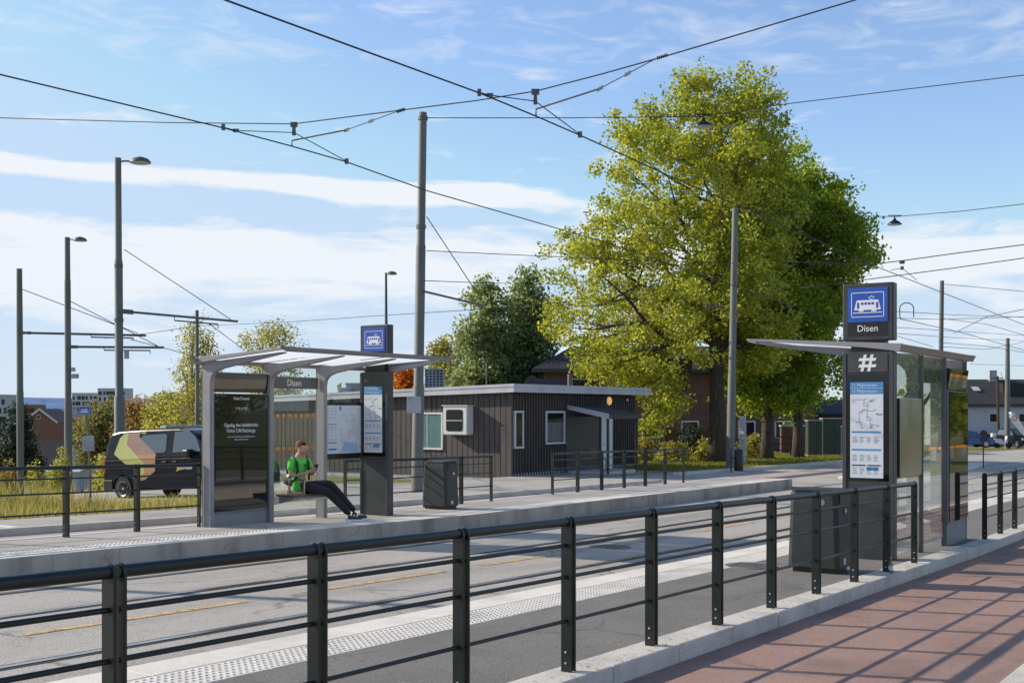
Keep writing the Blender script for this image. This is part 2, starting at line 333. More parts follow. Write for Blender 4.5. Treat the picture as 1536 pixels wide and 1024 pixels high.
def text(s, size, pos, xa, m, parent, name='lettering', align='CENTER', bold=0, sx=1, ext=.001, up=(0, 0, 1)):
    cu = bpy.data.curves.new('txt', 'FONT'); cu.body = s; cu.size = size; cu.align_x = align; cu.align_y = 'CENTER'; cu.extrude = ext; cu.offset = bold; cu.resolution_u = 3
    o = bpy.data.objects.new('txt', cu); C.objects.link(o); dg = bpy.context.evaluated_depsgraph_get(); dg.update()
    me = bpy.data.meshes.new_from_object(o.evaluated_get(dg)); C.objects.unlink(o); bpy.data.objects.remove(o)
    xa = Vector(xa).normalized(); upv = Vector(up).normalized(); nn = xa.cross(upv); off = OFF.get(parent.name, Vector()) if parent else Vector()
    for v in me.vertices:
        c = v.co.copy(); v.co = Vector(pos)+xa*c.x*sx+upv*c.y+nn*c.z-off
    me.materials.clear(); me.materials.append(m); me.name = name
    o = bpy.data.objects.new(name, me); C.objects.link(o); o.parent = parent; OFF[o.name] = off; return o
def copy_tree(o, parent=None):
    c = o.copy(); C.objects.link(c)
    if parent: c.parent = parent
    for ch in list(o.children): copy_tree(ch, c)
    return c
# ------------------------------------------------------------------ ground and street
def strip(name, x0, x1, y0, y1, c, m, th=.3, bev=0, yf0=None, yf1=None, step=None):
    xs = [x0]+([18.] if x0 < 18 < x1 else [])+[x1]
    if step: xs = sorted(set(xs+[x0+i*step for i in range(1, int((x1-x0)/step)+1)]))
    mb = MB(); f0 = yf0 or (lambda x: y0); f1 = yf1 or (lambda x: y1); vs = []
    for x in xs: vs += [(x, f0(x), c-th), (x, f1(x), c-th), (x, f1(x), c), (x, f0(x), c)]
    n = len(xs); fs = [(0, 1, 2, 3), tuple(4*(n-1)+i for i in (3, 2, 1, 0))]
    for i in range(n-1):
        a = 4*i; b = a+4
        for k in range(4): fs.append((a+k, b+k, b+(k+1) % 4, a+(k+1) % 4))
    mb.add(vs, fs); o = struct(fixn(mb.build(name, m, None, slope=True, bevel=bev))); return o
def smooth(a, b, t):
    t = min(1, max(0, (t-a)/(b-a))); return t*t*(3-2*t)
def terr(x, y):
    z = g(min(x, 220))-.16
    if x < 34: z = g(x)+float(np.interp(y, [16.9, 18.2, 18.6, 20.5, 23.2, 28, 31], [-.16, -.16, .13, .0, -.14, -.335, -.34]))
    else: z += .10*smooth(17, 19, y) if x > 46 else 0
    if 23 < x < 34 and y < 23.3: z = g(x)-.16
    d = (y-31)-max(0, x-27)*.75
    if d > 0: z -= min(.13*d, 9)+min(.03*d, 16)
    if y < 1.5: z = g(min(x, 220))-.02
    return z
def terrain():
    def ax(lo, hi):
        a = list(np.arange(-40, 130, 2.0)); st = 3.0; v = 130.
        while v < hi: v += st; st *= 1.25; a.append(v)
        st = 3.0; v = -40.
        while v > lo: v -= st; st *= 1.35; a.append(v)
        return sorted(a)
    X = ax(-3500, 9000); Y = sorted(set(ax(-3500, 9000)+[round(v, 2) for v in np.arange(16, 34, .5)])); nx, ny = len(X), len(Y)
    vs = [(x, y, terr(x, y)) for x in X for y in Y]
    fs = [(i*ny+j, (i+1)*ny+j, (i+1)*ny+j+1, i*ny+j+1) for i in range(nx-1) for j in range(ny-1)]
    me = bpy.data.meshes.new('ground'); me.from_pydata(vs, [], fs); me.update(); me.materials.append(M['ground'])
    o = bpy.data.objects.new('ground', me); C.objects.link(o); struct(o)
terrain()
ED = lambda x: 12.52+.026*(x-8)              # far platform edge, a touch out of parallel
strip('pavement', -30, 60, -2.6, 1.50, .15, M['asphalt_pale'])
strip('path_edging', -30, 60, 1.503, 1.70, .165, M['granite'], bev=.01)
strip('cycle_path', -30, 90, 1.703, 3.806, .13, M['red'])
# near kerb: granite blocks with open joints, one mesh
mb = MB(); x = -4.0
while x < 60:
    w = .995; j = random.uniform(-.004, .004)
    mb.add([(x+.006, 3.81+j, -.2), (x+w, 3.81+j, -.2), (x+w, 4.09, -.2), (x+.006, 4.09, -.2), (x+.006, 3.81+j, .262), (x+w, 3.81+j, .262), (x+w, 4.09, .262), (x+.006, 4.09, .262)],
           [(0, 3, 2, 1), (4, 5, 6, 7), (0, 1, 5, 4), (1, 2, 6, 5), (2, 3, 7, 6), (3, 0, 4, 7)]); x += 1.0
struct(mb.build('kerb', M['granite'], slope=True, bevel=.012))
strip('platform', -30, 48, 4.093, 5.548, .255, M['asphalt_dark'])
# edge stone blocks + tactile slabs with raised domes
def edge_blocks(name, x0, x1, f0, f1, c, m, pitch, face=-.15):
    mb = MB(); x = x0
    while x < x1-.01:
        a, b = x+.004, min(x+pitch, x1)
        vs = [(a, f0(a), face), (b, f0(b), face), (b, f1(b), face), (a, f1(a), face), (a, f0(a), c), (b, f0(b), c), (b, f1(b), c), (a, f1(a), c)]
        mb.add(vs, [(0, 3, 2, 1), (4, 5, 6, 7), (0, 1, 5, 4), (1, 2, 6, 5), (2, 3, 7, 6), (3, 0, 4, 7)]); x += pitch
    return struct(fixn(mb.build(name, m, slope=True, bevel=.006)))
edge_blocks('platform_edge', -10, 48, lambda x: 5.972, lambda x: 6.32, .26, M['stone_white'], 1.0)
def domes(name, x0, x1, f0, w, c, sp, m, r=.013):
    vs = []; 
    nx = int((x1-x0)/sp); ny = max(1, int(w/sp))
    for i in range(nx):
        xx = x0+(i+.5)*sp
        for j in range(ny):
            yy = f0(xx)+(j+.5)*w/ny; z = c+g(xx)
            b = [(xx-r, yy-r, z), (xx+r, yy-r, z), (xx+r, yy+r, z), (xx-r, yy+r, z)]; t = [(xx-r*.6, yy-r*.6, z+.005), (xx+r*.6, yy-r*.6, z+.005), (xx+r*.6, yy+r*.6, z+.005), (xx-r*.6, yy+r*.6, z+.005)]
            for k in range(4): vs += [b[k], b[(k+1) % 4], t[(k+1) % 4], t[k]]
            vs += t
    o = rawmesh(name, np.array(vs, float), None, m); struct(o); return o
edge_blocks('tactile_paving', -2, 48, lambda x: 5.552, lambda x: 5.968, .258, M['tactile'], .4)
domes('tactile_studs', 1.0, 34, lambda x: 5.57, .38, .258, .055, M['tactile'], .015)
# road and tracks
strip('road', -40, 230, 6.30, 12.0, 0, M['asphalt'], yf1=lambda x: ED(min(x, 40))+.1)
mb = MB(); mf = MB()
for yc in (7.355, 10.92):
    for s_ in (-1, 1):
        k = .005 if yc > 9 else 0
        for a, b in ((-20, 18), (18, 120)):
            for (w0, w1, zz, mm) in ((-.035, .035, .010, mb), (-.085, -.037, .004, mf), (.037, .085, .004, mf)):
                y0 = yc+s_*.7175
                mm.add([(a, y0+w0, zz), (b, y0+w0, zz), (b, y0+w1, zz), (a, y0+w1, zz)], [(0, 1, 2, 3)])
struct(mb.build('tram_rails', M['rail'], slope=True)); struct(mf.build('rail_edging', M['railrubber'], slope=True))
mb = MB(); x = -.6
while x < 70:
    for a, b in ((x, x+2.6),):
        if a < 18 < b: b = 18
        mb.add([(a, 9.15, .005), (b, 9.15, .005), (b, 9.26, .005), (a, 9.26, .005)], [(0, 1, 2, 3)])
    x += 3.46
struct(mb.build('centre_line', M['orange'], slope=True))
# far platform
FX1 = 35.9
strip('far_platform', -30, FX1, 0, 0, .255, M['asphalt_pale'], yf0=lambda x: ED(x)+.705, yf1=lambda x: ED(x)+2.0)
edge_blocks('far_platform_edge', -8, FX1, lambda x: ED(x), lambda x: ED(x)+.30, .262, M['concrete'], 1.0)
strip('far_edge_cap', -8, FX1-.003, 0, 0, .268, M['stone_white'], th=.02, yf0=lambda x: ED(x)+.02, yf1=lambda x: ED(x)+.302)
strip('far_tactile_paving', -8, FX1-.003, 0, 0, .259, M['tactile'], yf0=lambda x: ED(x)+.304, yf1=lambda x: ED(x)+.703)
domes('far_tactile_studs', 6, FX1-.1, lambda x: ED(x)+.31, .38, .259, .075, M['tactile'], .018)
strip('platform_back_kerb', -30, FX1, 0, 0, .262, M['stone_white'], yf0=lambda x: ED(x)+2.003, yf1=lambda x: ED(x)+2.12)
strip('back_lane', -30, 70, 0, 16.75, .10, M['pink'], yf0=lambda x: ED(x)+2.123)
strip('back_kerb', -30, 34, 16.753, 16.9, .21, M['granite'], bev=.01)
strip('back_pavement', -30, 24, 16.903, 18.5, .20, M['asphalt_pale'])
strip('forecourt', 24.003, 46, 16.903, 23.2, .06, M['asphalt_pale'], th=.7)
strip('side_road', 36.0, 130, 12.75, 19.0, .022, M['asphalt_pale'], th=.1)
def draped(name, x0, x1, y0, y1, m, lift=.06, nx=28, ny=36):
    vs = [(x0+(x1-x0)*i/nx, y0+(y1-y0)*j/ny) for i in range(nx+1) for j in range(ny+1)]; vs = [(x, y, max(terr(x, y), terr(x, y-.25), terr(x, y+.25))+lift) for x, y in vs]
    mb = MB(); mb.add(vs, [(i*(ny+1)+j, (i+1)*(ny+1)+j, (i+1)*(ny+1)+j+1, i*(ny+1)+j+1) for i in range(nx) for j in range(ny)]); return struct(mb.build(name, m))
draped('parking_area', 16.5, 33.9, 22.9, 31.0, M['asphalt_pale']); draped('parking_lane', 21.3, 23.99, 18.7, 22.897, M['asphalt_pale'])
mb = MB()
for i in range(7):
    for a in (16.96,):
        mb.box(9.6+i*.3, 9.78+i*.3, a, a+.5, .2, .208)
struct(mb.build('crossing_studs', M['stone_white'], slope=True))
strip('lawn', 43, 74, 19.3, 30, .14, M['lawn'])
strip('rear_lawn', -30, 60, -60, -2.62, .12, M['lawn'])
strip('lawn_edging', 40, 74, 19.02, 19.28, .17, M['granite'])
strip('shoulder_road', 60.003, 230, -6, 6.28, .0, M['asphalt'])
# manhole covers
for px, py, rr in ((915, 820, .33), (1125, 848, .30), (1200, 715, .5)):
    p = AT(px, py, .262 if py == 848 else 0.006); mb = MB(); mb.lathe([(rr, -.01), (rr, .006), (rr*.9, .006)], (p.x, p.y, p.z), 24)
    for k in range(-4, 5): mb.box(p.x-rr*.7, p.x+rr*.7, p.y+k*rr*.16-.01, p.y+k*rr*.16+.01, p.z+.004, p.z+.012)
    lab = {820: 'round ribbed iron cover set in the road between the platforms', 848: 'iron drain cover in the near platform left of the large bin', 715: 'wide dark iron cover in the side road past the far platform end'}[py]
    tag(mb.build('manhole_cover', M['iron']), lab, 'manhole cover')
# ------------------------------------------------------------------ railings
def railing(label, xs, yf, base=.26, ends=(True, True), group='dark green railings along the platforms'):
    x0 = xs[0]; root = thing('railing', label, 'railing', (x0, yf(x0), g(x0)+base), group=group)
    def plate(x, y):
        mb = MB(); zb = g(x)+base; prof = [(-.0375, -.02), (.0375, -.02), (.0375, .93)]+[(.0375*math.cos(t), .93+.05*math.sin(t)+.02) for t in np.linspace(.1, math.pi-.1, 7)]+[(-.0375, .93)]
        mb.prism([(y+a, zb+b) for a, b in prof], 0, x-.0075, x+.0075)
        o = mb.build('post', M['fence'], root, bevel=.002)
        for h in (.06, .13): mb = MB(); mb.lathe([(.008, 0), (.008, .006), (.004, .009)], (x-.0078, y, zb+h), 8, (-1, 0, 0)); mb.build('bolt', M['plinth'], o)
    n = len(xs)
    for i, x in enumerate(xs):
        if i > 0 or not ends[0]: plate(x-.025, yf(x))
        if i < n-1 or not ends[1]: plate(x+.025, yf(x))
    for i in range(n-1):
        a, b = xs[i]+.022, xs[i+1]-.022
        for h, r, nm in ((.965, .0275, 'top_rail'), (.815, .0125, 'rail'), (.612, .0125, 'rail'), (.33, .0125, 'rail')):
            mb = MB(); e = .012 if nm == 'top_rail' else .008
            mb.tube([(a-e, yf(a), g(a)+base+h), (b+e, yf(b), g(b)+base+h)], r, 12)
            mb.build(nm, M['fence'], root, smooth=True)
    return root
railing('long dark green railing on the near kerb running up to the right glass shelter', [6.66+1.18*n for n in range(-6, 8)], lambda x: 3.955)
railing('short dark green railing on the near kerb continuing right past the glass shelter', [18.95+1.14*n for n in range(0, 12)], lambda x: 4.0)
railing('dark green railing left of the far shelter in front of the parked van', [13.0-1.22*n for n in range(8, -1, -1)], lambda x: 14.42)
railing('dark green railing behind the far bin and information pillar', [16.7, 17.92, 19.14, 20.36, 21.5], lambda x: 14.7)
railing('dark green railing at the far platform end in front of the brown wooden building', [24.4+1.215*n for n in range(7)], lambda x: 14.95)
# ------------------------------------------------------------------ pictogram, posters
def tram_sign(P, xa, w, m_bg, parent, bgname='tram_symbol', h=None):
    """P centre, xa = reading direction, plane upright"""
    xa = Vector(xa); up = Vector((0, 0, 1)); nn = xa.cross(up); h = h or w*.84; P = Vector(P)
    def quad(mb, pts, d):
        vs = [P+xa*a+up*b+nn*d for a, b in pts]; mb.add(vs, [tuple(range(len(pts)))])
    bg = MB(); bg.obox(P+nn*.002, xa, nn, up, w/2, .003, h/2); o = bg.build(bgname, m_bg, parent)
    k = w; mb = MB()
    def R4(x0, x1, z0, z1, d=.0065): quad(mb, [(x0*k, z0*k), (x1*k, z0*k), (x1*k, z1*k), (x0*k, z1*k)], d)
    # outline frame with cut corners
    for a, b, c, d in ((-.39, .39, .295, .312), (-.39, .39, -.312, -.295), (-.412, -.395, -.29, .29), (.395, .412, -.29, .29)): R4(a, b, c, d)
    for sx in (-1, 1):
        for sz in (-1, 1):
            quad(mb, [(sx*.412*k, sz*.29*k), (sx*.39*k, sz*.312*k), (sx*.385*k, sz*.295*k), (sx*.395*k, sz*.285*k)][::sx*sz], .0065)
    quad(mb, [(-.335*k, -.13*k), (.335*k, -.13*k), (.28*k, .09*k), (-.28*k, .09*k)], .0065)         # body
    R4(-.27, .27, .09, .115)
    R4(-.22, -.10, -.17, -.13); R4(.10, .22, -.17, -.13); R4(-.37, .37, -.21, -.19)
    quad(mb, [(.02*k, .17*k), (.10*k, .115*k), (.18*k, .17*k), (.10*k, .225*k)], .0065)
    mb.build('tram_figure', M['white'], o)
    mb = MB()
    for i in range(4): R4(-.165+i*.088, -.105+i*.088, .0, .06, .009)
    R4(-.265, -.215, -.09, .06, .009); R4(.215, .265, -.09, .06, .009)
    quad(mb, [(.045*k, .17*k), (.10*k, .135*k), (.155*k, .17*k), (.10*k, .205*k)], .009)
    mb.build('tram_windows', m_bg, o)
    return o
def poster(P, xa, w, h, parent, seed=1, wide=False):
    xa = Vector(xa); up = Vector((0, 0, 1)); nn = xa.cross(up); P = Vector(P); rs = random.Random(seed)
    b = MB(); b.obox(P+nn*.002, xa, nn, up, w/2, .002, h/2); o = b.build('poster', M['poster'], parent)
    def R4(mb, x0, x1, z0, z1, d=.006):
        mb.add([P+xa*a+up*c+nn*d for a, c in ((x0, z0), (x1, z0), (x1, z1), (x0, z1))], [(0, 1, 2, 3)])
    def line(mb, a, c, t=.004, d=.0065):
        a = Vector(a); c = Vector(c); q = (c-a).normalized(); pn = Vector((-q.y, q.x))*t/2
        mb.add([P+xa*v.x+up*v.y+nn*d for v in (a-pn, c-pn, c+pn, a+pn)], [(0, 1, 2, 3)])
    L0, R0, T, B = -w/2, w/2, h/2, -h/2
    if not wide:
        mb = MB(); R4(mb, L0, R0, T-.058*h, T); R4(mb, L0, R0, T-.124*h, T-.063*h)
        for z in (.53, .715): R4(mb, L0+.02, R0-.03, T-z*h, T-(z-.018)*h)
        R4(mb, .0, R0-.06, T-.92*h, T-.885*h); mb.build('header_bars', M['skyblue'], o)
        text('11 Majorstuen', .058*h*.8, P+xa*(L0+.015)+up*(T-.032*h)+nn*.007, xa, M['poster'], o, align='LEFT')
        text('12 Majorstuen', .058*h*.8, P+xa*(L0+.015)+up*(T-.095*h)+nn*.007, xa, M['poster'], o, align='LEFT')
        m0, m1, mx0, mx1 = T-.5*h, T-.16*h, L0+.03, R0-.03
        rows = [(.57, .64), (.76, .83), (.89, .97)]
    else:
        mb = MB(); R4(mb, L0+w*.34, L0+w*.39, T-.10*h, T-.02*h); R4(mb, L0+.02, L0+w*.27, T-.40*h, T-.385*h); R4(mb, L0+w*.06, L0+w*.26, T-.93*h, T-.89*h); mb.build('header_bars', M['skyblue'], o)
        m0, m1, mx0, mx1 = B+.06*h, T-.12*h, L0+.34*w, R0-.05
        rows = []; 
    a = MB(); c = MB()
    nodes = [Vector((rs.uniform(mx0, mx1), rs.uniform(m0, m1))) for _ in range(26)]
    cx = (mx0+mx1)/2; cz = (m0+m1)/2
    for i, q in enumerate(nodes):
        tgt = min((v for v in nodes if v is not q), key=lambda v: (v-q).length+abs((v-Vector((cx, cz))).length-(q-Vector((cx, cz))).length+.05)*1.2)
        mid = Vector((q.x, tgt.y)) if rs.random() < .5 else Vector((tgt.x, q.y))
        line(a if i % 3 else c, q, mid, .0045); line(a if i % 3 else c, mid, tgt, .0045) if (mid-tgt).length > .004 else None
    for k in range(24):
        q = nodes[k]; R4(a, q.x-.008, q.x+.03, q.y+.008, q.y+.014)
    if wide:
        for zz in (.06, .12, .18, .25, .45, .5, .56, .62, .7, .76): 
            for kk in range(3): R4(a, L0+.03+kk*w*.09, L0+.03+kk*w*.09+w*rs.uniform(.03, .07), T-(zz+.012)*h, T-zz*h)
        b2 = MB(); b2.add([P+xa*u+up*v+nn*.0068 for u, v in ((mx0+.02, B+.02), (mx1-.1*w, B+.02), (mx1-.15*w, B+.2*h), (mx0+.14*w, B+.24*h))], [(0, 1, 2, 3)]); b2.build('water_patch', mapblue, o)
    for (r0, r1) in rows:
        for k in range(4):
            xx = L0+.03+k*(w-.06)/4
            for q in range(5): R4(a, xx, xx+(w-.1)/4*rs.uniform(.4, .9), T-(r0+(r1-r0)*q/5+.006)*h, T-(r0+(r1-r0)*q/5)*h)
    a.build('route_map', M['greyink'], o); c.build('route_lines', M['redink'], o)
    bb = MB(); 
    for z in ((.875,) if not wide else (.78,)):
        R4(bb, L0+.02, -.01 if not wide else L0+w*.28, T-z*h, T-(z-.013)*h)
        if not wide: R4(bb, .01, R0-.03, T-z*h, T-(z-.013)*h)
    bb.build('black_bars', M['anth'], o)
    return o
mapblue = mat('map water blue', (.33, .48, .66), .5)
# ------------------------------------------------------------------ information pillars
def pillar(label, loc, rz=0, hash_=True):
    # local: front face at x=0 facing -x, width .64 along y, thick .16
    root = thing('information_pillar', label, 'sign pillar', loc, rz, 'tram stop information pillars', world=False)
    W = .32; T = .165
    mb = MB(); mb.box(0, T, -W, W, -.05, 2.60); body = mb.build('body', M['anth'], root, bevel=.012)
    mb = MB(); mb.box(-.001, T+.001, -W+.0, W-.0, 2.74, 3.46); head = mb.build('sign_head', M['anth'], root, bevel=.015)
    mb = MB(); mb.box(.03, T-.03, -.22, .22, 2.55, 2.76); mb.build('neck', M['black'], root)
    mb = MB(); mb.box(-.012, -.002, -W+.002, -W+.05, .02, 2.58); mb.box(-.012, -.002, W-.05, W-.002, .02, 2.58); mb.build('frame_strips', M['anth2'], body, bevel=.002)
    mb = MB(); mb.box(-.006, -.001, -W+.052, W-.052, *((.985, 2.32) if hash_ else (1.07, 2.42))); disp = mb.build('display_case', M['pglass'], root)
    xa = (0, -1, 0)
    if hash_:
        mb = MB(); mb.box(-.010, -.006, -W+.07, W-.07, 2.345, 2.575); hb = mb.build('hash_panel', M['anth2'], root)
            # hash mark, italic-ish bars
        mb = MB(); cz = 2.46
        for o in (-.045, .04):
            mb.add([(-.013, -(a+o), cz+b) for a, b in ((-.042, -.105), (-.006, -.105), (.036, .105), (.0, .105))], [(0, 1, 2, 3)])
        for o in (-.055, .025):
            mb.add([(-.014, -a, cz+b+o) for a, b in ((-.115, 0), (.10, 0), (.115, .036), (-.10, .036))], [(0, 1, 2, 3)])
        mb.build('hash_mark', M['white'], hb)
    poster((-.010, .01, 1.62 if hash_ else 1.74), xa, .415, 1.20, disp, seed=3)
    tram_sign((-.004, -.0, 3.19), xa, .50, M['blue'], head, h=.43)
    mb = MB(); mb.box(-.004, -.0015, -.25, .25, 2.80, 2.97); nmp = mb.build('name_panel', M['black'], head)
    text('Disen', .115, (-.007, 0, 2.89), xa, M['white'], nmp)
    return root
M['anth2'] = mat('anthracite trim', (.055, .057, .062), .38, var=.1)
near_p = Vector((15.02, 4.56, g(15.02)+.255)); far_p = Vector((16.85, 14.12, g(16.85)+.255))
pillar('large dark pillar with blue tram sign and white hash mark beside the right shelter', near_p)
pillar('dark pillar with blue tram sign and timetable at right end of the far shelter', far_p, R(1.4), False)
# ------------------------------------------------------------------ shelters
def shelter(label, loc, rz, mod, far):
    root = thing('tram_shelter', label, 'tram shelter', loc, rz, 'grey tram shelters', world=False)
    Lx = 3*mod; cols = [.04, mod, 2*mod, 3*mod]; D = 1.88
    ztop = lambda y: 2.655+.135*(y/D)
    G0 = -.12
    for i, x in enumerate(cols):                      # column and its curved arm in one welded piece
        prof = [(.02, G0), (.18, G0), (.18, 2.30), (.20, 2.40), (.27, 2.47), (.40, 2.515), (.9, 2.60), (1.70, 2.725), (1.70, 2.745), (.02, 2.615)]
        mb = MB(); mb.prism(prof, 0, x-.045, x+.045); mb.build('column', M['sh_frame'], root, bevel=.008)
    # roof frame
    xs0, xs1 = -.12, Lx+.22
    mb = MB()
    mb.add([(xs0, -.10, 2.60), (xs1-.12, -.10, 2.60), (xs1, -.12, 2.685), (xs0, -.12, 2.685), (xs0, -.02, 2.60), (xs1-.12, -.02, 2.60), (xs1, -.02, 2.69), (xs0, -.02, 2.69)],
           [(0, 1, 2, 3), (4, 7, 6, 5), (3, 2, 6, 7), (0, 4, 5, 1), (0, 3, 7, 4), (1, 5, 6, 2)])
    fixn(mb.build('back_fascia', M['sh_back'], root))
    mb = MB(); 
    mb.add([(xs0, D-.10, 2.745), (xs1-.16, D-.10, 2.745), (xs1-.16, D+.02, 2.775), (xs0, D+.02, 2.775), (xs0, D-.10, 2.80), (xs1, D-.10, 2.80), (xs1, D+.03, 2.812), (xs0, D+.03, 2.812)],
           [(0, 1, 2, 3), (4, 7, 6, 5), (0, 4, 5, 1), (1, 5, 6, 2), (2, 6, 7, 3), (3, 7, 4, 0)])
    fixn(mb.build('front_fascia', M['sh_frame'], root))
    for xx in (xs0-.002, xs1-.17):
        mb = MB(); mb.prism([(-.10, 2.595), (.35, 2.655), (1.2, 2.73), (D+.03, 2.79), (D+.04, 2.815), (-.12, 2.692)], 0, xx, xx+.07); mb.build('end_fascia', M['sh_frame'], root, bevel=.003)
    for i in range(3):
        a = cols[i]+.05 if i else xs0+.07; b = cols[i+1]-.05 if i < 2 else xs1-.18
        mb = MB(); mb.add([(a, -.02, 2.66), (b, -.02, 2.66), (b, D-.1, 2.79), (a, D-.1, 2.79)], [(0, 1, 2, 3)]); mb.build('roof_panel', M['milk'], root)
    # back glazing (outer face at y=0)
    gl = []
    for i in range(3):
        a, b = cols[i]+.03, cols[i+1]-.03
        if i == 2: a2, b2 = a, b; continue
        mb = MB(); mb.box(a, b, -.006, .004, .06, 2.58); gl.append(mb.build('glass_pane', M['glass'], root))
    for x in cols[1:]:
        mb = MB(); mb.box(x-.02, x+.02, -.03, .015, -.1, 2.60); mb.build('glazing_bar', M['pole_dark'], root, bevel=.003)
    mb = MB()
    if far:
        for z in (1.22, 1.78):
            for k in range(8):
                mb = MB(); mb.lathe([(.036, 0), (.036, .002)], (mod+.13+k*.148, .006, z), 14, (0, 1, 0)); mb.build('warning_dot', M['dotorange'], gl[1])
    # map case in the bay next the pillar
    mb = MB(); mb.box(.12, mod-.09, -.035, -.012, 1.02, 2.02); mc = mb.build('map_case_back', M['steel'], root, bevel=.004)
    mb = MB(); mb.box(.12, mod-.09, .012, .07, 1.0, 2.02); mcf = mb.build('map_case', M['black'], root, bevel=.006)
    if far: poster(((.12+mod-.09)/2, .072, 1.53), (-1, 0, 0), mod-.30, .86, mcf, seed=9, wide=True)
    # advert cabinet in the end bay
    a, b = cols[2]+.05, cols[3]-.045
    mb = MB(); mb.box(a, b, -.05, .13, .24, 2.14); cab = mb.build('advert_cabinet', M['sh_frame'], root, bevel=.01)
    mb = MB(); mb.box(a, b, -.03, .11, -.1, .238); mb.build('cabinet_base', M['sh_frame'], root, bevel=.006)
    for sgn, y0 in ((1, .132), (-1, -.052)):
        mb = MB(); mb.box(a+.015, b-.015, min(y0, y0+sgn*.012), max(y0, y0+sgn*.012), .27, 2.13)
        ad = mb.build('advert_glass', M['adglass'], cab)
        if sgn == 1 and far:
            xa = (-1, 0, 0); cx = (a+b)/2; yy = y0+.0145
            text('ClearChannel', .065, (cx, yy, 2.06), xa, M['white'], ad)
            text('V O L V O', .058, (cx, yy, 1.90), xa, M['white'], ad)
            text('Oppdag den helelektriske', .085, (cx, yy, 1.635), xa, M['white'], ad, sx=.86)
            text('Volvo C40 Recharge.', .085, (cx, yy, 1.545), xa, M['white'], ad, sx=.9)
            text('Les mer om bilen og prøvekjøring hos oss', .036, (cx, yy, 1.45), xa, M['poster'], ad)
            text('eller på nettsiden vår', .036, (cx, yy, 1.405), xa, M['poster'], ad)
    # tilted head display over the cabinet, both sides
    for sgn in (1, -1):
        y = .10 if sgn == 1 else -.02
        mb = MB(); mb.add([(a, y, 2.16), (b, y, 2.16), (b, y+sgn*.05, 2.46), (a, y+sgn*.05, 2.46), (a, .04, 2.16), (b, .04, 2.16), (b, .04, 2.48), (a, .04, 2.48)],
                          [(0, 1, 2, 3), (4, 7, 6, 5), (0, 4, 5, 1), (1, 5, 6, 2), (2, 6, 7, 3), (3, 7, 4, 0)])
        hd = fixn(mb.build('head_display', M['black'], root))
        d = Vector((0, sgn*.05, .30)).normalized(); nn = Vector((0, sgn*.30, -.05)).normalized(); c = Vector(((a+b)/2, y+sgn*.025, 2.31))+nn*.006
        mb = MB(); mb.obox(c, (1, 0, 0), nn, d, (b-a)/2-.03, .003, .145); fixn(mb.build('display_glass', M['adglass'], hd))
    # name board
    mb = MB(); mb.box(cols[1]+.06, cols[2]-.06, .03, .055, 2.24, 2.44); nb = mb.build('name_board', M['board'], root, bevel=.003)
    if far: text('Disen', .155, ((cols[1]+cols[2])/2+.0, .0575, 2.335), (-1, 0, 0), M['white'], nb)
    # bench in the middle bays
    a, b = cols[1]-.5, cols[2]-.06
    a = cols[1]+.06
    mb = MB()
    for k in range(5): mb.box(a, b, .20+k*.085, .275+k*.085, .445, .475)
    mb.build('seat', M['wood_seat'], root, bevel=.004)
    mb = MB(); 
    for xx in (a+.05, b-.10): mb.prism([(.05, .30), (.12, .30), (.58, .40), (.62, .443), (.05, .443)], 0, xx, xx+.05)
    mb.box(a, b, .57, .60, .40, .443); mb.build('seat_bracket', M['sh_frame'], root, bevel=.004)
    mb = MB(); xx = b-.30
    for x2 in (xx,): 
        mb.box(x2, x2+.025, .22, .26, .475, .70); mb.box(x2, x2+.025, .54, .58, .475, .70); mb.box(x2, x2+.025, .22, .58, .70, .725)
    mb.build('armrest', M['steel'], root, bevel=.006)
    return root
M['board'] = mat('name board grey', (.11, .11, .115), .45, var=.05)
shelter('glass and steel tram shelter on the near platform, seen from behind on the right', (15.14, 4.26, g(15.2)+.26), 0, 1.235, False)
shelter('grey tram shelter on the far platform with a bench, advert panel and Disen name board', (17.08, 14.50, g(15.5)+.26), R(181.4), 1.34, True)
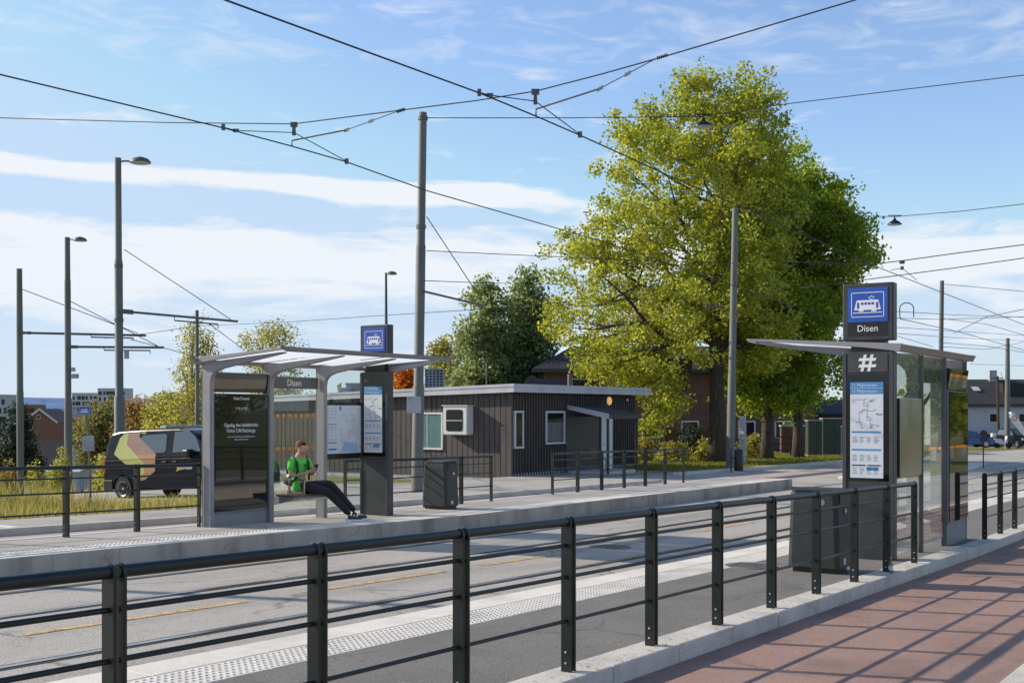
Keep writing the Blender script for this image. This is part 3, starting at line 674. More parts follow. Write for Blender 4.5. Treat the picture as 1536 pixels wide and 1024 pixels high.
# ------------------------------------------------------------------ litter bins
def bin_(label, loc, rz):
    root = thing('litter_bin', label, 'litter bin', loc, rz, 'large dark litter bins', world=False)
    def sec(z, w, d, ch): return [(-w, -d+ch, z), (-w+ch*.6, -d, z), (w-ch, -d, z), (w, -d+ch, z), (w, d-ch, z), (w-ch, d, z), (-w+ch*.6, d, z), (-w, d-ch, z)]
    mb = MB(); lv = [sec(.06, .235, .30, .05), sec(.80, .225, .275, .05), sec(.92, .215, .262, .05)]; vs = [p for s_ in lv for p in s_]
    fs = [tuple(range(8))[::-1], tuple(range(16, 24))]
    for k in range(2):
        for i in range(8): fs.append((k*8+i, k*8+(i+1) % 8, k*8+8+(i+1) % 8, k*8+8+i))
    mb.add(vs, fs); body = fixn(mb.build('body', M['bin'], root, bevel=.01))
    mb = MB(); mb.add(sec(.922, .225, .27, .05)+sec(.945, .20, .245, .05), [tuple(range(8))[::-1], tuple(range(8, 16))]+[(i, (i+1) % 8, 8+(i+1) % 8, 8+i) for i in range(8)]); fixn(mb.build('lid', M['bin'], root))
    mb = MB(); mb.box(-.19, .19, -.25, .25, -.04, .058); mb.build('base', M['black'], root)
    for s_ in (-1, 1):
        mb = MB(); y = s_*.272; mb.prism([(-.15, .78), (.16, .78), (.16, .895), (-.15, .895)], 1, y-.004 if s_ > 0 else y-.012, y+.012 if s_ > 0 else y+.004); mb.build('opening', M['black'], root)
        mb = MB(); mb.box(-.07, -.01, min(s_*.295, s_*.305), max(s_*.295, s_*.305), .10, .17); mb.build('sticker', M['poster'], root)
        mb = MB(); mb.lathe([(.028, 0), (.028, .004)], (.03, s_*.288, .70), 12, (0, s_, 0)); mb.build('badge', M['poster'], root)
    mb = MB(); mb.lathe([(.035, 0), (.035, .005)], (-.2215, -.1, .80), 14, (-1, 0, 0)); mb.build('badge', M['steel'], root)
    mb = MB(); mb.lathe([(.012, 0), (.012, .01)], (-.226, .0, .52), 10, (-1, 0, 0)); mb.build('lock', M['pole'], root)
    return root
bin_('large dark litter bin on the near platform in front of the right pillar', (13.35, 4.60, g(13.35)+.255), 0)
bin_('dark litter bin on the far platform to the right of the information pillar', (19.05, 14.25, g(19.05)+.255), R(2))
# ------------------------------------------------------------------ poles, lamps, brackets
def sec_pole(root, base, top, secs, m, name='shaft'):
    """secs = [(fraction, radius)]: stepped tube with short cones and collars"""
    base = Vector(base); top = Vector(top); mb = MB(); pts = []; rs = []
    for f, r in secs: pts.append(base.lerp(top, f)); rs.append(r)
    mb.tube(pts, rs, 14); return mb.build(name, m, root, smooth=True)
def pole_px(label, px_t, py_t, px_b, Z, secs, m=None, ground=None, name='catenary_pole', cat='pole', group='grey catenary poles'):
    t = PZ(px_t, py_t, Z); b = PZ(px_b, HZ, Z); b.z = terr(b.x, b.y) if ground is None else ground
    # lean taken from the survey, base on the ground
    root = thing(name, label, cat, b, group=group); sec_pole(root, b-Vector((0, 0, .3)), t, secs, m or M['pole']); return root, b, t
def collar(root, b, t, f, r):
    c = b.lerp(t, f); mb = MB(); mb.lathe([(r, -.05), (r, .05)], c, 14); mb.build('collar', M['pole_dark'], root)
    return c
def lamp_head(root, p, d, ln, s=1.0):
    d = Vector(d).normalized(); mb = MB(); q = p+d*ln
    mb.tube([p, p+d*ln*.5+Vector((0, 0, .03)), q], .025*s, 8); o = mb.build('lamp_arm', M['pole_dark'], root)
    mb = MB(); c = q+d*.22*s
    mb.lathe([(.30*s, -.03), (.29*s, .02), (.22*s, .09*s), (.10*s, .13*s), (.04*s, .15*s)], c, 18); mb.build('lamp_shade', M['pole_dark'], root, smooth=True)
    mb = MB(); mb.lathe([(.27*s, -.045), (.27*s, -.031)], c, 18); mb.build('lamp_lens', M['headlamp'], root)
W = Vector
P1, b1, t1 = pole_px('tallest grey catenary pole behind the far railing near the middle', 634.5, 169, 625, 31.8, [(0, .16), (.30, .155), (.305, .135), (.66, .13), (.665, .112), (1, .105)], ground=g(25)+.06)
for f in (.70, .985): collar(P1, b1, t1, f, .13)
mb = MB(); mb.box(b1.x-.19, b1.x+.05, b1.y-.35, b1.y-.14, 1.53, 2.05); 
P2, b2, t2 = pole_px('tall grey pole with a lamp arm rising behind the parked van', 177, 237, 180, 36.5, [(0, .16), (.31, .155), (.315, .122), (.70, .12), (.71, .10), (1, .095)])
lamp_head(P2, t2-W((0, 0, .12)), CX, .45, 1.05); collar(P2, b2, t2, .68, .13); collar(P2, b2, t2, .52, .14)
P3, b3, t3 = pole_px('grey lamp pole with small cameras between the two left poles', 101, 356, 103, 53.5, [(0, .17), (.40, .165), (.41, .14), (.84, .135), (.85, .12), (1, .115)])
lamp_head(P3, t3-W((0, 0, .12)), CX, .35, 1.0)
P4, b4, t4 = pole_px('grey catenary pole without lamp nearest the left picture edge', 29, 403, 31, 58, [(0, .17), (.50, .165), (.51, .15), (.80, .145), (1, .13)])
P5, b5, t5 = pole_px('slim grey catenary pole in front of the weeping birch', 295.5, 465, 296, 78, [(0, .16), (.45, .15), (.46, .12), (1, .11)])
P6, b6, t6 = pole_px('thin dark lamp post seen above the far information pillar', 579, 409, 580, 62, [(0, .10), (.5, .09), (1, .06)], m=M['pole_dark'], name='street_lamp', cat='street lamp', group=None)
lamp_head(P6, t6-W((0, 0, .05)), CX, .1, .9)
P7, b7, t7 = pole_px('grey catenary pole standing right in front of the big lime tree trunk', 1103, 312, 1095, 48.3, [(0, .17), (.38, .165), (.385, .15), (1, .125)], ground=g(45)+.05)
P8, b8, t8 = pole_px('grey catenary pole rising behind the right glass shelter roof', 1413, 421, 1409, 75, [(0, .17), (1, .13)])
P9, b9, t9 = pole_px('grey catenary pole in front of the white house on the right', 1511.5, 507, 1511, 102, [(0, .24), (.5, .22), (1, .16)])
def small_box(root, c, sx, sy, sz, m, name):
    mb = MB(); mb.obox(c, CX, CZ, (0, 0, 1), sx/2, sy/2, sz/2); mb.build(name, m, root, bevel=.01)
small_box(P2, PZ(190, 532, 36.3), .12, .12, .24, M['plinth'], 'control_box')
small_box(P3, PZ(110, 554, 53.4), .12, .2, .18, M['plinth'], 'camera'); small_box(P3, PZ(112.5, 564, 53.3), .28, .2, .20, M['plinth'], 'camera')
small_box(P1, PZ(621, 607, 31.5), .36, .12, .44, M['plinth'], 'meter_box')
def bracket(root, a, b, r=.035, name='bracket_arm', m='pole_dark'):
    mb = MB(); mb.tube([a, b], r, 8); return mb.build(name, M[m], root)
def stay(root, a, b, r=.012, name='stay_wire'):
    mb = MB(); mb.tube([a, b], r, 5); return mb.build(name, M['wire'], root)
for root, Z, arm, st, tip in ((P2, 36.3, ((186, 467), (357, 482)), ((186, 374), (346, 479)), (346, 479)),
                              (P3, 53.3, ((106, 520), (246, 521)), ((106, 452), (237, 519)), None), (P4, 57.8, ((34, 499), (219, 503)), ((34, 434), (207, 500)), None)):
    a = PZ(*arm[0], Z); b = PZ(*arm[1], Z+.5); bracket(root, a, b, .035*Z/36)
    stay(root, PZ(*st[0], Z), PZ(*st[1], Z+.4), .012*Z/36)
    mb = MB(); e = b-(b-a).normalized()*.6; q = b-(b-a).normalized()*(1.9 if Z < 40 else 2.6); mb.tube([q, q-W((0, 0, .14)), e-W((0, 0, .14)), e-W((0, 0, .26))], .02*Z/36, 6); mb.build('registration_arm', M['wire'], root)
    for f in (0.0, .05):
        mb = MB(); c = a.lerp(b, f); mb.obox(c, b-a, CZ, (0, 0, 1), .09, .05, .07); mb.build('insulator', M['insul'], root)
stay(P1, PZ(640, 325, 31.7), PZ(712, 434, 34), .013); bracket(P1, PZ(636, 437, 31.7), PZ(724, 458, 34.5), .03)
bracket(P7, PZ(1058, 459, 48), PZ(1084, 460, 48.2), .05)
# overhead wires
def wire(pts, r, label, name='overhead_wire', cat='wire', sub=6, group=None, ext=(0, 0)):
    pts = list(pts)
    def fl(d): d = d.normalized(); return W((d.x, d.y, 0)).normalized()
    if ext[0]: d = fl(pts[0]-pts[1]); pts.insert(0, pts[0]+d*ext[0]+W((0, 0, .012*ext[0])))
    if ext[1]: d = fl(pts[-1]-pts[-2]); pts.append(pts[-1]+d*ext[1]+W((0, 0, .002*ext[1])))
    out = []
    for i in range(len(pts)-1):
        for k in range(sub): out.append(pts[i].lerp(pts[i+1], k/sub))
    out.append(pts[-1]); mb = MB(); mb.tube(out, r, 6)
    return tag(mb.build(name, M['wire'], None, smooth='all'), label, cat, group)
YN, YF = 7.3, 10.95
wf = [PY(-260, 58, YF), PY(0, 112, YF), PY(335, 192, YF), PY(438, 219.5, YF), PY(520, 243, YF), PY(640, 286, YF), PY(900, 361, YF), PY(1180, 455, YF), PY(1400, 520, YF-.1)]
wire(wf, .0085, 'contact wire over the far track sloping down behind the tall middle pole', 'contact_wire', 'contact wire', ext=(60, 0))
wn = [PY(150, -85, YN), PY(337, 0, YN), PY(720, 140, YN), PY(803, 174, YN), PY(870, 203, YN), PY(1000, 262, YN), PY(1145, 325, YN), PY(1320, 402, YN), PY(1536, 487, YN), PY(1650, 530, YN)]
wire(wn, .0085, 'contact wire over the near track crossing the top of the lime tree', 'contact_wire', 'contact wire', ext=(60, 30))
XS = 11.6
PSL = W((4.7, 22.0, g(4.7))); PSR = W((11.6, -3.4, g(11.6)))
sp = [PSL+W((0, 0, 7.6))]+[PX(x, y, XS) for x, y in ((0, 177), (250, 184), (440, 186), (605, 165), (715, 151), (803, 137), (900, 112), (1000, 84), (1284, 0))]+[PSR+W((0, 0, 7.4))]
wire(sp, .0075, 'span wire slung right across the tracks carrying insulators at the top of the view', 'span_wire', 'span wire')
for q_, lab_ in ((PSL, 'grey catenary pole left of the view anchoring the near span wire'), (PSR, 'grey catenary pole beside the cycle path anchoring the near span wire')):
    r_ = thing('catenary_pole', lab_, 'pole', q_, group='grey catenary poles'); sec_pole(r_, q_-W((0, 0, .3)), q_+W((0, 0, 8.6)), [(0, .15), (.3, .145), (.305, .125), (1, .10)], M['pole']); collar(r_, q_, q_+W((0, 0, 8.6)), .87, .13)
def rod(pts, r, name, root, m='wire'):
    mb = MB(); mb.tube(pts, r, 6); return mb.build(name, M[m], root)
def assembly(label, hang, eye, l0, l1, l2, r_top, r_mid, reg, Y):
    root = thing('wire_hanger', label, 'wire hanger', PX(*hang, XS), group='wire hangers on the near span')
    h = PX(*hang, XS); e = PX(*eye, XS)
    mb = MB(); mb.obox(h, CX, CZ, (0, 0, 1), .045, .02, .03); mb.obox(h-W((0, 0, .055)), CX, CZ, (0, 0, 1), .02, .015, .05); mb.obox(e, CX, CZ, (0, 0, 1), .022, .02, .035); mb.build('insulator', M['insul'], root)
    rod([PY(*l0, Y), PY(*l1, Y-.02), e], .006, 'bridle', root); rod([e, PY(*l2, Y)], .006, 'bridle', root)
    mb = MB(); q = PY(*l0, Y); mb.obox(q, CX, CZ, (0, 0, 1), .02, .02, .035); q = PY(*l2, Y); mb.obox(q, CX, CZ, (0, 0, 1), .025, .02, .035); q = PY(*l1, Y-.02); mb.obox(q, CX, CZ, (0, 0, 1), .035, .015, .02); mb.build('clamp', M['insul'], root)
    a = PX(*r_top, XS); m_ = PX(*r_mid, XS); q = PY(*reg, Y)
    rod([a, m_], .005, 'pull_wire', root); rod([m_, q+W((0, 0, .07)), q], .010, 'registration_arm', root, 'pole_dark')
    mb = MB()
    d = (m_-a).normalized()
    for f in (.0, .5): mb.obox(m_.lerp(a, f), d, CZ, (0, 0, 1), .04, .012, .018)
    mb.build('turnbuckle', M['insul'], root)
    ins = MB(); dd = (PX(r_top[0]+20, r_top[1]-6, XS)-a).normalized()
    for k in range(6): ins.lathe([(.008, -.008), (.022, 0), (.008, .008)], a+dd*(.02+k*.022), 10, dd)
    ins.build('long_insulator', M['insul'], root)
assembly('hanger and pull-off holding the far contact wire left of the tall pole', (441, 187), (441, 199), (335, 191), (354, 196), (520, 242), (594, 168), (520, 195), (438, 219), YF)
assembly('hanger and pull-off holding the near contact wire right of the tall pole', (803, 138), (803, 152), (719, 139), (735, 143), (870, 202), (984, 88), (900, 133), (804, 173), YN)
wire([PZ(640, 177, 31.7), PZ(850, 177, 33), PZ(1050, 175, 34), PZ(1180, 156, 33), PZ(1360, 134, 31), PZ(1536, 113, 29), PZ(1640, 100, 28)], .012, 'span wire from the tall pole past the hanging lamp to the right', 'span_wire', 'span wire', ext=(0, 25))
wire([PZ(640, 376, 31.7), PZ(810, 384, 40), PZ(1000, 392, 44), PZ(1100, 395, 48.2)], .012, 'thin wire leaving the tall pole at mid height toward the lime tree')
wire([PZ(637, 421, 31.7), PZ(720, 424, 40), PZ(860, 427, 52)], .012, 'lower thin wire leaving the tall pole just above its bracket')
wire([PZ(158, 507, 53), PZ(220, 500, 56), PZ(295, 489, 70), PZ(430, 483, 60), PZ(560, 474, 52), PZ(700, 465, 44), PZ(860, 452, 42)], .014, 'long faint wire passing low behind the far shelter roof')
wire([PZ(196, 509, 53), PZ(262, 526, 60), PZ(330, 548, 66)], .016, 'short faint wire falling from the left bracket arms toward the birch')
wire([PZ(312, 484, 36.8), PZ(364, 523, 48)], .012, 'thin wire running down right from the van side bracket tip')
def hanging_lamp(label, px, py, Z):
    p = PZ(px, py, Z); root = thing('hanging_lamp', label, 'hanging lamp', p, group='lamps hanging on span wires')
    mb = MB(); k = 1.0; mb.lathe([(.27*k, -.10), (.265*k, -.07), (.16*k, .02), (.07*k, .07), (.03, .16)], p, 20); mb.build('lamp_shade', M['black'], root, smooth=True)
    mb = MB(); mb.lathe([(.25, -.112), (.25, -.101)], p, 20); mb.build('lamp_lens', M['headlamp'], root)
    mb = MB(); mb.tube([p+W((0, 0, .15)), p+W((0, 0, .25))], .015, 6); mb.obox(p+W((0, 0, .25)), CX, CZ, (0, 0, 1), .25, .02, .015); mb.build('hanger', M['wire'], root)
hanging_lamp('dark dish lamp hanging on a wire in front of the tree crown', 1055, 185, 34)
hanging_lamp('dark dish lamp hanging on a wire in clear sky right of the tree', 1342, 333, 46)
wire([PZ(1103, 318, 48.2), PZ(1210, 322, 48), PZ(1342, 325, 46), PZ(1440, 317, 44), PZ(1536, 306, 42), PZ(1640, 292, 40)], .014, 'span wire with the right hanging lamp running to the right picture edge', 'span_wire', 'span wire', ext=(0, 25))
XR = 36.0
wire([PX(1180, 392, XR), PX(1303, 397, XR), PX(1353, 391, XR), PX(1440, 379, XR), PX(1536, 367, XR), PX(1640, 350, XR)], .015, 'upper span wire above the right information pillar', 'span_wire', 'span wire', ext=(0, 25))
wire([PX(1200, 432, XR+3), PX(1325, 416, XR+3), PX(1430, 402, XR+3), PX(1536, 387, XR+3), PX(1640, 371, XR+3)], .015, 'lower span wire just above the right information pillar', 'span_wire', 'span wire', ext=(0, 25))
root = thing('wire_hanger', 'small hanger on the upper span above the right pillar', 'wire hanger', PX(1353, 393, XR))
e = PX(1353, 402, XR); mb = MB(); mb.obox(PX(1353, 393, XR), CX, CZ, (0, 0, 1), .07, .04, .05); mb.obox(e, CX, CZ, (0, 0, 1), .04, .04, .05); mb.build('insulator', M['insul'], root)
rod([PX(1337, 405, XR), e, PX(1375, 420, XR-1)], .010, 'bridle', root)
far_w = [((1345, 467), (1430, 472), (1536, 476), 60, 95), ((1345, 477), (1411, 479), (1536, 475), 60, 80), ((1350, 478), (1440, 498), (1560, 532), 55, 90), ((1345, 491), (1440, 497), (1536, 503), 70, 120),
         ((1345, 500), (1440, 507), (1536, 511), 70, 120), ((1415, 426), (1470, 431), (1545, 438), 75, 78), ((1415, 478), (1480, 486), (1545, 505), 75, 90), ((1415, 514), (1480, 519), (1545, 530), 75, 95), ((1430, 500), (1480, 475), (1545, 462), 78, 60), ((1415, 520), (1480, 524), (1540, 512), 75, 110), ((1455, 546), (1500, 547), (1545, 549), 90, 120)]
for i, (a, b, c, z0, z1) in enumerate(far_w):
    wire([PZ(*a, z0), PZ(*b, (z0+z1)/2), PZ(*c, z1)], .017, 'thin overhead wire among the web of wires right of the information pillar', group='web of thin wires on the right', ext=(0, 40))
root = thing('wire_loop', 'arched black bow joining two wires right of the information pillar', 'wire loop', PZ(1360, 478, 55))
mb = MB(); mb.tube([PZ(1360+10.5*math.cos(t)*(1 if True else 0), 463-9*math.sin(t)+0, 55) for t in np.linspace(0, math.pi, 13)][::-1]+[PZ(1370.5, 476, 55)], .022, 6); mb.tube([PZ(1349.5, 463, 55), PZ(1350, 477, 55)], .022, 6); mb.build('bow', M['wire'], root)
# ------------------------------------------------------------------ brown wooden building
BX, BY = 35.05, 23.14; BL, BW = 9.35, 14.6; bz = g(35)-.12; BT = 2.42
root = thing('wooden_building', 'low dark brown board clad building with white roof edge', 'building', (BX, BY, bz+.1))
mb = MB(); mb.box(BX+.06, BX+BL-.06, BY+.06, BY+BW-.06, bz, BT-.05)
y = BY
while y < BY+BW: mb.box(BX-.004, BX+.062, y, y+.205, bz+.14, BT-.02-(y-BY)*.026); y += .235
mb.box(BX+.02, BX+.061, BY+.0, BY+BW-.05, bz+.2, BT-.4)
x = BX+.01
while x < BX+BL: mb.box(x, x+.055, BY-.006, BY+.065, bz+.12, BT-.02); x += .185
mb.box(BX+.0, BX+.1, BY-.008, BY+.09, bz+.2, BT-.02)
mb.build('board_wall', M['siding'], root)
mb = MB(); mb.box(BX+.03, BX+BL-.03, BY+.03, BY+BW-.03, bz-.3, bz+.27); mb.build('plinth', M['plinth'], root)
# roof, falling to the back
ro = MB(); e = .28; sl = .0295
def rz_(y): return 2.70-(y-BY)*sl
ro.add([(BX-e, BY-e, rz_(BY)-.26), (BX+BL+.75, BY-e, rz_(BY)-.26), (BX+BL+.75, BY+BW+e, rz_(BY+BW)-.24), (BX-e, BY+BW+e, rz_(BY+BW)-.24), (BX-e, BY-e, rz_(BY)), (BX+BL+.75, BY-e, rz_(BY)), (BX+BL+.75, BY+BW+e, rz_(BY+BW)), (BX-e, BY+BW+e, rz_(BY+BW))],
       [(0, 3, 2, 1), (4, 5, 6, 7), (0, 1, 5, 4), (1, 2, 6, 5), (2, 3, 7, 6), (3, 0, 4, 7)])
rf = ro.build('roof', M['roofmem'], root)
mb = MB()
for (dz0, dz1, o) in ((-.275, -.07, .02), (-.075, .02, .045)):
    mb.add([(BX-e-o, BY-e-o, rz_(BY)+dz0), (BX+BL+.75+o, BY-e-o, rz_(BY)+dz0), (BX+BL+.75+o, BY-e-o, rz_(BY)+dz1), (BX-e-o, BY-e-o, rz_(BY)+dz1), (BX-e-o, BY-e, rz_(BY)+dz0), (BX+BL+.75+o, BY-e, rz_(BY)+dz0), (BX+BL+.75+o, BY-e, rz_(BY)+dz1), (BX-e-o, BY-e, rz_(BY)+dz1)],
           [(0, 1, 2, 3), (4, 7, 6, 5), (3, 2, 6, 7), (0, 4, 5, 1), (0, 3, 7, 4), (1, 5, 6, 2)])
    mb.add([(BX-e-o, BY-e+.002, rz_(BY)+dz0), (BX-e, BY-e+.002, rz_(BY)+dz0), (BX-e, BY+BW, rz_(BY+BW)+dz0*.8), (BX-e-o, BY+BW, rz_(BY+BW)+dz0*.8), (BX-e-o, BY-e+.002, rz_(BY)+dz1), (BX-e, BY-e+.002, rz_(BY)+dz1), (BX-e, BY+BW, rz_(BY+BW)+dz1), (BX-e-o, BY+BW, rz_(BY+BW)+dz1)],
           [(0, 3, 2, 1), (4, 5, 6, 7), (0, 1, 5, 4), (1, 2, 6, 5), (2, 3, 7, 6), (3, 0, 4, 7)])
fixn(mb.build('fascia', M['fascia'], rf))
def win_y(x0, x1, z0, z1, glassm='win', t=.07, name='window'):      # window in the wall facing -y
    f = MB(); Y = BY
    f.box(x0, x1, Y-.05, Y+.07, z1-t, z1); f.box(x0, x1, Y-.07, Y+.07, z0, z0+t); f.box(x0, x0+t, Y-.05, Y+.07, z0+t, z1-t); f.box(x1-t, x1, Y-.05, Y+.07, z0+t, z1-t)
    o = f.build(name, M['wtrim'], root, bevel=.006); p = MB(); p.box(x0+t, x1-t, Y-.016, Y-.01, z0+t, z1-t); p.build('pane', M[glassm], o); return o
def win_x(y0, y1, z0, z1, glassm='win', t=.07, mull=0):
    f = MB(); X = BX
    f.box(X-.05, X+.07, y0, y1, z1-t, z1); f.box(X-.07, X+.07, y0, y1, z0, z0+t); f.box(X-.05, X+.07, y0, y0+t, z0+t, z1-t); f.box(X-.05, X+.07, y1-t, y1, z0+t, z1-t)
    if mull: f.box(X-.03, X+.0, (y0+y1)/2+.08, (y0+y1)/2+.11, z0+t, z1-t)
    o = f.build('window', M['wtrim'], root, bevel=.006); p = MB(); p.box(X-.016, X-.01, y0+t, y1-t, z0+t, z1-t); p.build('pane', M[glassm], o); return o
win_x(26.1, 27.35, .36, 1.72, 'teal', mull=1); win_y(35.22, 35.80, .45, 1.78); w2 = win_y(37.3, 38.65, .55, 1.77)
cu = MB()
for k in range(14):
    cu.box(37.40+k*.086, 37.43+k*.086, BY-.0175, BY-.0165, .64, 1.35)
cu.build('lace_curtain', M['greyink'], w2)
# box window
o = MB(); o.box(BX-.42, BX-.005, 24.75, 25.80, .92, 1.95); bxw = o.build('box_window', M['wtrim'], root, bevel=.03)
o = MB(); n_ = 8; pts = []
for cy, cz, a0 in ((25.66-.08, 1.82-.08, 0), (24.93+.08, 1.82-.08, 90), (24.93+.08, 1.05+.08, 180), (25.66-.08, 1.05+.08, 270)):
    for k in range(5): t = R(a0+k*22.5); pts.append((cy+.08*math.cos(t), cz+.08*math.sin(t)))
o.prism(pts, 0, BX-.432, BX-.424); pn = o.build('pane', M['win'], bxw); o = MB(); o.box(BX-.44, BX-.433, 24.95, 25.64, 1.42, 1.445); o.build('glazing_bar', M['wtrim'], bxw)
o = MB(); o.box(BX-.46, BX-.005, 24.70, 25.85, 1.95, 1.98); o.build('drip_cap', M['wtrim'], bxw)
# dark cladding recess, canopy, door, lamps
o = MB(); o.box(38.75, 41.3, BY-.03, BY-.008, bz+.2, 1.55); o.build('dark_panel', M['anth'], root)
cz0, cz1 = 1.93, 1.60
o = MB(); o.add([(38.9, BY, cz0), (41.5, BY, cz0), (41.5, 21.4, cz1), (38.9, 21.4, cz1), (38.9, BY, cz0+.05), (41.5, BY, cz0+.05), (41.5, 21.4, cz1+.05), (38.9, 21.4, cz1+.05)], [(0, 3, 2, 1), (4, 5, 6, 7), (0, 1, 5, 4), (1, 2, 6, 5), (2, 3, 7, 6), (3, 0, 4, 7)])
can = o.build('canopy', M['roofmem'], root)
o = MB(); o.add([(38.86, BY-.01, cz0-.10), (38.9, BY-.01, cz0-.10), (38.9, 21.36, cz1-.12), (38.86, 21.36, cz1-.12), (38.86, BY-.01, cz0+.07), (38.9, BY-.01, cz0+.07), (38.9, 21.36, cz1+.07), (38.86, 21.36, cz1+.07)], [(0, 3, 2, 1), (4, 5, 6, 7), (0, 1, 5, 4), (1, 2, 6, 5), (2, 3, 7, 6), (3, 0, 4, 7)])
fixn(o.build('canopy_fascia', M['fascia'], can)); o = MB(); o.box(38.9, 41.5, 21.34, 21.38, cz1-.12, cz1+.03); o.build('canopy_beam', M['siding'], can)
for x_ in (39.0, 41.3): o = MB(); o.box(x_, x_+.08, 21.45, 21.53, bz, cz1+.02); o.build('canopy_post', M['siding'], can)
o = MB(); o.box(41.42, 42.35, BY-.045, BY-.008, bz+.15, 1.62); dr = o.build('door', M['white'], root, bevel=.01)
o = MB(); o.tube([(41.52, BY-.06, .45), (41.52, BY-.10, .45), (41.64, BY-.10, .45)], .014, 8); o.build('handle', M['steel'], dr)
o = MB(); o.box(41.34, 41.415, BY-.06, BY-.0, bz+.15, 1.70); o.box(42.355, 42.43, BY-.06, BY-.0, bz+.15, 1.70); o.box(41.34, 42.43, BY-.062, BY-.002, 1.625, 1.70); o.build('door_frame', M['siding'], dr)
o = MB(); o.lathe([(.17, 0), (.16, .05), (.10, .09), (.02, .10)], (42.1, BY-.01, 2.17), 20, (0, -1, 0)); o.build('wall_lamp', M['globe'], root, smooth='all')
o = MB(); o.lathe([(.05, 0), (.05, .06)], (43.6, BY-.01, 2.22), 10, (0, -1, 0)); o.build('alarm_bell', M['wtrim'], root)
o = MB(); o.box(38.9, 41.5, 21.5, BY, bz-.1, bz+.22); o.build('door_step', M['granite'], root)
# things on its roof
p = PZ(652, 569, 47); r_ = thing('ventilation_unit', 'grey louvred ventilation box on the wooden building roof', 'ventilation unit', p-W((0, 0, .45)))
o = MB(); o.obox(p, CX, CZ, (0, 0, 1), .37, .3, .42); o.build('casing', M['plinth'], r_)
o = MB()
for i in range(7):
    for j in range(5): o.obox(p-CZ*.302+CX*(-.28+j*.14)+W((0, 0, -.33+i*.11)), CX, CZ, (0, 0, 1), .05, .004, .035)
o.build('louvres', M['black'], r_)
p = PZ(822, 573, 47); r_ = thing('roof_duct', 'long dark duct with rounded end lying on the wooden building roof', 'duct', p)
o = MB(); o.obox(p, CX, CZ, (0, 0, 1), .62, .3, .14); o.build('casing', M['anth'], r_); o = MB(); o.lathe([(.28, -.15), (.28, .15)], PZ(798, 574, 47), 18, (CZ.x, CZ.y, 0)); o.build('fan_housing', M['anth'], r_)
for px, py0, lab in ((855, 561, 'short grey vent pipe on the wooden building roof right of the duct'), (730, 543, 'thin white mast on the wooden building roof')):
    q = PZ(px, py0, 46); o = MB(); o.tube([q-W((0, 0, 1.1 if px < 800 else .5)), q], .035 if px < 800 else .10, 8); tag(o.build('roof_mast' if px < 800 else 'vent_pipe', M['pole']), lab, 'mast' if px < 800 else 'vent pipe')
# garden bench by the door
p = AT(882, 703, .1); r_ = thing('garden_chair', 'small folding chair standing by the wooden building door', 'chair', (39.6, 22.2, bz+.22))
o = MB(); X_, Y_, Z_ = 39.6, 22.2, bz+.22; o.box(X_-.22, X_+.22, Y_-.22, Y_+.22, Z_+.42, Z_+.45); o.build('seat', M['wood_seat'], r_); o = MB(); o.box(X_-.22, X_+.22, Y_+.2, Y_+.23, Z_+.5, Z_+.88); o.build('backrest', M['wood_seat'], r_)
for sx in (-.2, .2):
    for sy in (-.2, .2): o = MB(); o.tube([(X_+sx, Y_+sy, Z_), (X_+sx, Y_+sy, Z_+.42)], .014, 6); o.build('leg', M['pole'], r_)
# ------------------------------------------------------------------ van
VZ = -.315+g(22.6); van = thing('parked_van', 'dark van with lime and terracotta hexagon graphics parked behind the left railing', 'van', (23.28, 27.95, VZ), R(-88), world=False)
BELT = 1.15; van.rotation_euler = (0, -.045, R(-88))
def ys(z): return .95-.13*max(0, (z-BELT)/.8)-(.03*max(0, (.55-z)/.3))
def arc(cx, r=.40, n=9): return [(cx+r*math.cos(t), .33+r*math.sin(t)) for t in np.linspace(math.pi, 0, n)]
low = [(-.74, .38), (-.77, .62), (-.765, .95), (-.735, BELT), (3.62, BELT), (4.00, 1.04), (4.16, .86), (4.22, .60), (4.20, .34)]
bot = [(3.72, .30)]+[p for p in arc(3.3)][::-1]+[(2.88, .34), (.42, .34)]+[p for p in arc(0.0)][::-1]+[(-.42, .30)]
low_full = low+bot
up_ = [(-.735, BELT), (-.70, 1.5), (-.62, 1.80), (-.52, 1.90), (-.2, 1.955), (.8, 1.97), (2.2, 1.955), (2.6, 1.90), (2.82, 1.80), (3.35, 1.36), (3.62, BELT)]
mb = MB()
def side_extrude(mb, poly):
    n = len(poly); vs = [(x, -ys(z), z) for x, z in poly]+[(x, ys(z), z) for x, z in poly]
    mb.add(vs, [tuple(range(n))[::-1], tuple(range(n, 2*n))]+[(i, (i+1) % n, n+(i+1) % n, n+i) for i in range(n)])
side_extrude(mb, low_full); 
body = fixn(mb.build('body', M['vanpaint'], van, bevel=.035)); mb = MB(); side_extrude(mb, up_); fixn(mb.build('cabin', M['vanpaint'], van, bevel=.045))
def on_side(poly, d=.005, s=-1):
    return [(x, s*(ys(z)+d), z) for x, z in poly]
def clipz(poly, z0, keep_low):
    out = []; n = len(poly)
    for i in range(n):
        a, b = poly[i], poly[(i+1) % n]; ia = (a[1] <= z0) == keep_low or a[1] == z0; ib = (b[1] <= z0) == keep_low or b[1] == z0
        if ia: out.append(a)
        if ia != ib: t = (z0-a[1])/(b[1]-a[1]); out.append((a[0]+(b[0]-a[0])*t, z0))
    return out
def cv(pts): return [((cx/4.51-188.5)/37.6, (169.6-cy/4.51)/52) for cx, cy in pts]
def decal(name, pts, m, parent, d=.006, s=-1):
    mb = MB(); P_ = cv(pts) if pts[0][0] > 20 else pts
    for low_ in (True, False):
        q = clipz(P_, BELT, low_)
        if len(q) >= 3: mb.add(on_side(q, d, s), [tuple(range(len(q)))])
    return mb.build(name, m, parent)
